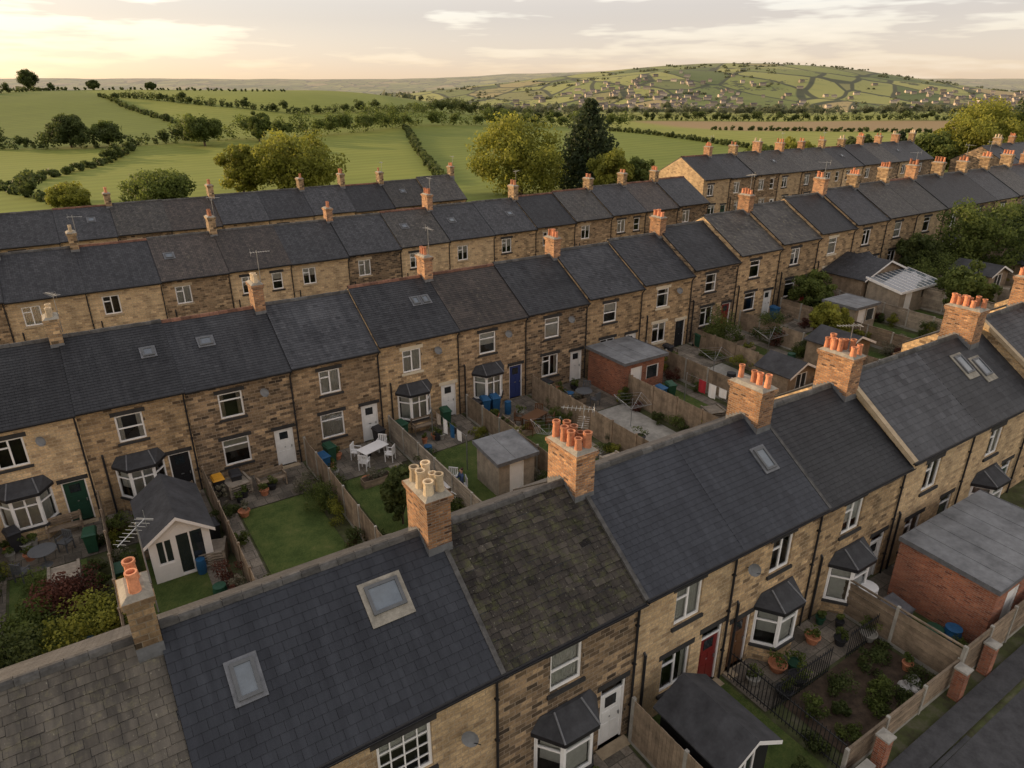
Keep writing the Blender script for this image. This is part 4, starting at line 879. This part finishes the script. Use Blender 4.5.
HR=[([(-150,208),(-118,210),(-100,222)],2,4,1.8,L_hed,.45,7),([(-100,222),(-67,243),(-36,300)],3,6,1.8,L_mid,.5,10),([(-95,132),(-97,150),(-100,178),(-108,208)],1.2,2,1.2,L_hed,.03,5),
 ([(-195,355),(-160,310),(-119,265),(-100,225)],1.2,2.2,1.6,L_hed,.04,5),([(-183,350),(-130,318),(-87,305),(-50,345)],2,4,1.8,L_hed,.15,6),([(-300,412),(-200,415),(-120,400)],1,2,3,L_hed,.05,6),
 ([(-41,285),(-27,210),(-13,140)],1.2,1.9,1.1,L_hed,.0,5),([(-34,300),(22,335),(50,330)],3,5,1.8,L_mid,.4,8),([(40,300),(70,235),(96,185)],1.2,2,1.3,L_hed,.0,5),
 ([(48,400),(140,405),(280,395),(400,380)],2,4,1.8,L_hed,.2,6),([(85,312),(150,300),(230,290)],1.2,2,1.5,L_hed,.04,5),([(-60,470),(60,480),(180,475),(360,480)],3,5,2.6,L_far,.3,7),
 ([(-50,345),(-20,400),(40,400)],3,5,2,L_hed,.4,8),([(96,185),(160,200),(240,260)],1.5,2.6,1.6,L_hed,.1,6),([(-250,420),(-262,330),(-150,208)],1.2,2.2,1.8,L_hed,.08,6),([(-180,180),(-95,132),(-70,112)],1.2,2.0,1.5,L_hed,.05,5)]
for pts,h0,h1,st,mt,bg,bh in HR: hedgerow('hedgerow',pts,h0,h1,st,mt,1.3,40,bg,bh,.6)
tree('oak_tree',1.4,121,T(1.4,121),13,17,'broad',L_yel,1.4,ls=.42,low=-.05)
tree('cedar_tree',13.5,128,T(13.5,128),15,12.5,'conifer',L_dark,1.5,ls=.55)
tree('sycamore_tree',-37.6,127,T(-37,127),11.5,15.5,'broad',L_yel,1.3,ls=.45,low=-.05); tree('sycamore_tree',-47.5,126,T(-47,126),9,8.5,'broad',L_yel,1,ls=.42,low=0)
tree('hawthorn_tree',-57.2,114,T(-57,114),5.5,12.5,'bush',L_mid,1.2,ls=.38); tree('hawthorn_tree',-69,111,T(-69,111),4,6.5,'bush',L_yel,1,ls=.33)
tree('beech_tree',15.7,116,T(15,116),8,7.5,'broad',L_yel,1,ls=.38,low=0); tree('beech_tree',21,119,T(21,119),6.5,6,'broad',L_mid,1,ls=.38,low=0)
for (x,y,h,w,mt) in [(95,147,15,16,L_yel),(106,144,17,17,L_mid),(117,150,16,16,L_yel),(89,152,10,10,L_yel),(128,150,13,14,L_hed),(-265,412,11,12,L_hed),(-229,412,5,7,L_hed),(-196,408,4,6,L_hed),(-90,214,10,11,L_mid),(-128,212,9,11,L_hed),(-118,214,7,8,L_mid),(-78,226,9,8,L_mid),(150,150,12,13,L_mid),(80,138,9,10,L_mid),(88,136,12,13,L_yel),(70,146,8,9,L_hed),(135,142,15,16,L_mid),(52,150,6,8,L_mid),(60,155,7,9,L_yel),(104,156,12,12,L_yel)]:
    tree('field_tree',x,y,T(x,y),h,w,'broad',mt,.8,ls=.5)
tree('conifer_tree',78,147,T(78,147),8.5,7,'conifer',L_dark,.9,ls=.5)
cl=[]
for k in range(1700):
    y=R.uniform(560,3000); x=R.uniform(-.75,.8)*y; 
    if vnoise(np.array(x),np.array(y),260,11)<.02 and R.random()<.93: continue
    z=T(x,y); r=R.uniform(3,6)
    for j in range(3): cl.append((x+R.uniform(-14,14),y+R.uniform(-5,5),z+r*.4,r))
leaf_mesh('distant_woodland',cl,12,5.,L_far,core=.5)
vm=MB(); M_v1=simple('distant_render',(.40,.34,.27),.9,rnd=.4); M_v2=simple('distant_roofs',(.14,.12,.11),.9,rnd=.3)
for k in range(700):
    c=R.choice([(250,2050,330,300),(450,2250,380,260),(1350,1900,300,300),(1500,2150,250,250),(700,1900,600,200),(0,1900,250,200)]); x=R.gauss(c[0],c[2]*.6); y=R.gauss(c[1],c[3]*.5); z=T(x,y); a=R.uniform(-.5,.5); W=R.uniform(9,22);D=8;H=5; ca,sa=math.cos(a),math.sin(a); vm.cr=R.random()
    def P(X,Y_,Z_): return (x+X*ca-Y_*sa,y+X*sa+Y_*ca,z+Z_)
    vm.box(-W/2,W/2,-D/2,D/2,-5,H,0,P)
    vm.face([P(-W/2-.4,-D/2-.4,H),P(W/2+.4,-D/2-.4,H),P(W/2,0,H+3),P(-W/2,0,H+3)],1); vm.face([P(W/2+.4,D/2+.4,H),P(-W/2-.4,D/2+.4,H),P(-W/2,0,H+3),P(W/2,0,H+3)],1)
    vm.face([P(-W/2,-D/2,H),P(-W/2,D/2,H),P(-W/2,0,H+3)],0); vm.face([P(W/2,-D/2,H),P(W/2,D/2,H),P(W/2,0,H+3)],0)
vm.build('distant_village',[M_v1,M_v2],None,(0,0,0),0)
# ------------------------------------------------------------ seated person
def person(s,w,rot):
    e=emp('seated_person',TW(s,w,G(s,w)+.03),TH+rot)
    def skin(name,vs,es,rs,mat,root=0,sub=1):
        me=bpy.data.meshes.new(name); me.from_pydata(vs,es,[]); o=bpy.data.objects.new(name,me); COL.objects.link(o); o.parent=e; me.materials.append(mat)
        md=o.modifiers.new('s','SKIN'); 
        for i,r in enumerate(rs): me.skin_vertices[0].data[i].radius=r if isinstance(r,tuple) else (r,r)
        me.skin_vertices[0].data[root].use_root=True; md.use_smooth_shade=True; o.modifiers.new('b','SUBSURF').levels=sub; o.modifiers['b'].render_levels=sub; return o
    sk=simple('skin',(.5,.3,.22),.6,var=.05); sh=simple('blue_jumper',(.05,.08,.16),.9,var=.1); jn=simple('jeans',(.03,.04,.07),.9,var=.1); hr=simple('hair',(.05,.03,.02),.8)
    skin('torso_and_arms',[(0,0,.5),(0,0,.68),(0,.01,.9),(0,0,1.02),(.19,0,1.0),(.25,.1,.76),(.16,.33,.74),(-.19,0,1.0),(-.25,.1,.76),(-.16,.33,.74)],[(0,1),(1,2),(2,3),(3,4),(4,5),(5,6),(3,7),(7,8),(8,9)],[(.17,.12),(.15,.11),(.18,.12),(.1,.09),.075,.05,.035,.075,.05,.035],sh)
    skin('legs',[(0,0,.5),(.1,.05,.48),(.12,.45,.48),(.12,.47,.1),(.12,.6,.05),(-.1,.05,.48),(-.12,.45,.48),(-.12,.43,.1),(-.12,.56,.05)],[(0,1),(1,2),(2,3),(3,4),(0,5),(5,6),(6,7),(7,8)],[(.16,.12),.1,.065,.045,.035,.1,.065,.045,.035],jn)
    skin('head_and_neck',[(0,0,1.03),(0,.01,1.12),(0,.02,1.2),(0,.02,1.3)],[(0,1),(1,2),(2,3)],[.05,.05,(.075,.085),(.07,.085)],sk,sub=2)
    skin('hair',[(0,-.02,1.22),(0,-.02,1.31),(0,.01,1.35)],[(0,1),(1,2)],[(.08,.075),(.083,.09),(.06,.07)],hr,sub=2)
    f=MB(); f.tube((0,.1,1.24),(0,.125,1.215),.012,.016,6,0)
    for x in (-.03,.03): f.tube((x,.09,1.255),(x,.105,1.255),.011,.009,6,1)
    f.box(-.025,.025,.095,.107,1.17,1.178,2)
    for x in (-.08,.08): f.tube((x,.01,1.21),(x,.01,1.25),.015,.015,6,0)
    f.build('face',[sk,M_rub,M_redpl],e)
    hd=MB()
    for sg in (-1,1):
        c=Vector((sg*.15,.36,.745)); hd.tube(c,c+Vector((-sg*.01,.08,0)),.028,.036,8)
        for j in range(4): q=c+Vector(((j-1.5)*.02,.08,0)); k=q+Vector((0,.04,-.004)); hd.tube(q,k,.01,.009,6); hd.tube(k,k+Vector((0,[.025,.032,.03,.02][j],-.018)),.009,.007,6)
        q=c+Vector((-sg*.03,.03,0)); hd.tube(q,q+Vector((-sg*.03,.04,-.005)),.012,.009,6)
    hd.build('hands',[sk],e)
    ch=MB(); ch.box(-.23,.23,-.22,.22,.36,.4)
    for x in (-.2,.2):
        for y in (-.2,.2): ch.box(x-.02,x+.02,y-.02,y+.02,-.02,.36)
    for j in range(5): ch.box(-.22+j*.1,-.16+j*.1,-.24,-.215,.4,.85)
    ch.build('chair',[M_white],e)
person(13.4,25.0,1.3)
# ------------------------------------------------------------ sky, sun, camera
SUN_AZ=Vector((-.95,.30,0)).normalized(); EL=math.radians(12); sd=Vector((SUN_AZ.x*math.cos(EL),SUN_AZ.y*math.cos(EL),math.sin(EL)))
w=bpy.data.worlds.new('World'); scene.world=w; w.use_nodes=True; t=NT(w.node_tree); t.n.clear(); out=t.add('ShaderNodeOutputWorld')
sk=t.add('ShaderNodeTexSky',sky_type='NISHITA'); sk.sun_disc=False; sk.sun_elevation=EL; sk.sun_rotation=math.atan2(sd.x,sd.y); sk.altitude=200; sk.dust_density=2.0
b1=t.add('ShaderNodeBackground'); b1.inputs[1].default_value=.05; t.link(sk.outputs[0],b1.inputs[0])
tc=t.add('ShaderNodeTexCoord'); nv=t.add('ShaderNodeVectorMath',operation='NORMALIZE'); t.link(tc.outputs['Generated'],nv.inputs[0]); sx=t.add('ShaderNodeSeparateXYZ'); t.link(nv.outputs[0],sx.inputs[0])
grad=t.ramp(sx.outputs[2],[(0,(.74,.55,.38)),(.035,(.78,.66,.54)),(.09,(.82,.76,.70)),(.18,(1.95,1.62,1.25)),(.5,(1.04,.97,.90)),(1,(.50,.54,.62))])  # bright warm band above the view, added to light the house fronts
dt=t.add('ShaderNodeVectorMath',operation='DOT_PRODUCT'); t.link(nv.outputs[0],dt.inputs[0]); dt.inputs[1].default_value=tuple(sd)
glow=t.math('POWER',t.math('MAXIMUM',dt.outputs['Value'],0),3.5); grad=t.mix(glow,grad,(.55,.40,.20),'ADD')
mpc=t.add('ShaderNodeMapping'); mpc.inputs['Scale'].default_value=(2.6,2.6,20); mpc.inputs['Location'].default_value=(.7,.3,.2); t.link(nv.outputs[0],mpc.inputs[0])
c1=t.noise(mpc.outputs[0],1.6,4,.6); 
hm=t.ramp(sx.outputs[2],[(.0,(0,0,0)),(.03,(.45,.45,.45)),(.075,(1,1,1))]); cm=t.ramp(c1,[(.46,(0,0,0)),(.52,(1,1,1))])
sky_=t.mix(t.math('MULTIPLY',t.math('MULTIPLY',cm,hm),.7),grad,(.50,.42,.41))
sky_=t.mix(t.math('MULTIPLY',t.ramp(c1,[(.36,(1,1,1)),(.46,(0,0,0))]),.35),sky_,(1.0,.88,.74))
b2=t.add('ShaderNodeBackground'); b2.inputs[1].default_value=1.0; t.link(sky_,b2.inputs[0])
ad=t.add('ShaderNodeAddShader'); t.link(b1.outputs[0],ad.inputs[0]); t.link(b2.outputs[0],ad.inputs[1]); t.link(ad.outputs[0],out.inputs[0])
ld=bpy.data.lights.new('sun','SUN'); ld.energy=5.0; ld.angle=math.radians(.6); ld.color=(1,.68,.38); lo=bpy.data.objects.new('sun',ld); COL.objects.link(lo); lo.rotation_euler=sd.to_track_quat('Z','Y').to_euler(); lo.location=(0,0,80)
cam=bpy.data.cameras.new('camera'); cam.sensor_width=36; cam.lens=36*692/1024; cam.clip_end=20000; cam.clip_start=.1
co=bpy.data.objects.new('camera',cam); COL.objects.link(co); co.location=(0,0,18); co.rotation_euler=(math.radians(66.6),0,0); scene.camera=co
scene.view_settings.view_transform='Standard'; scene.view_settings.look='None'; scene.view_settings.exposure=0
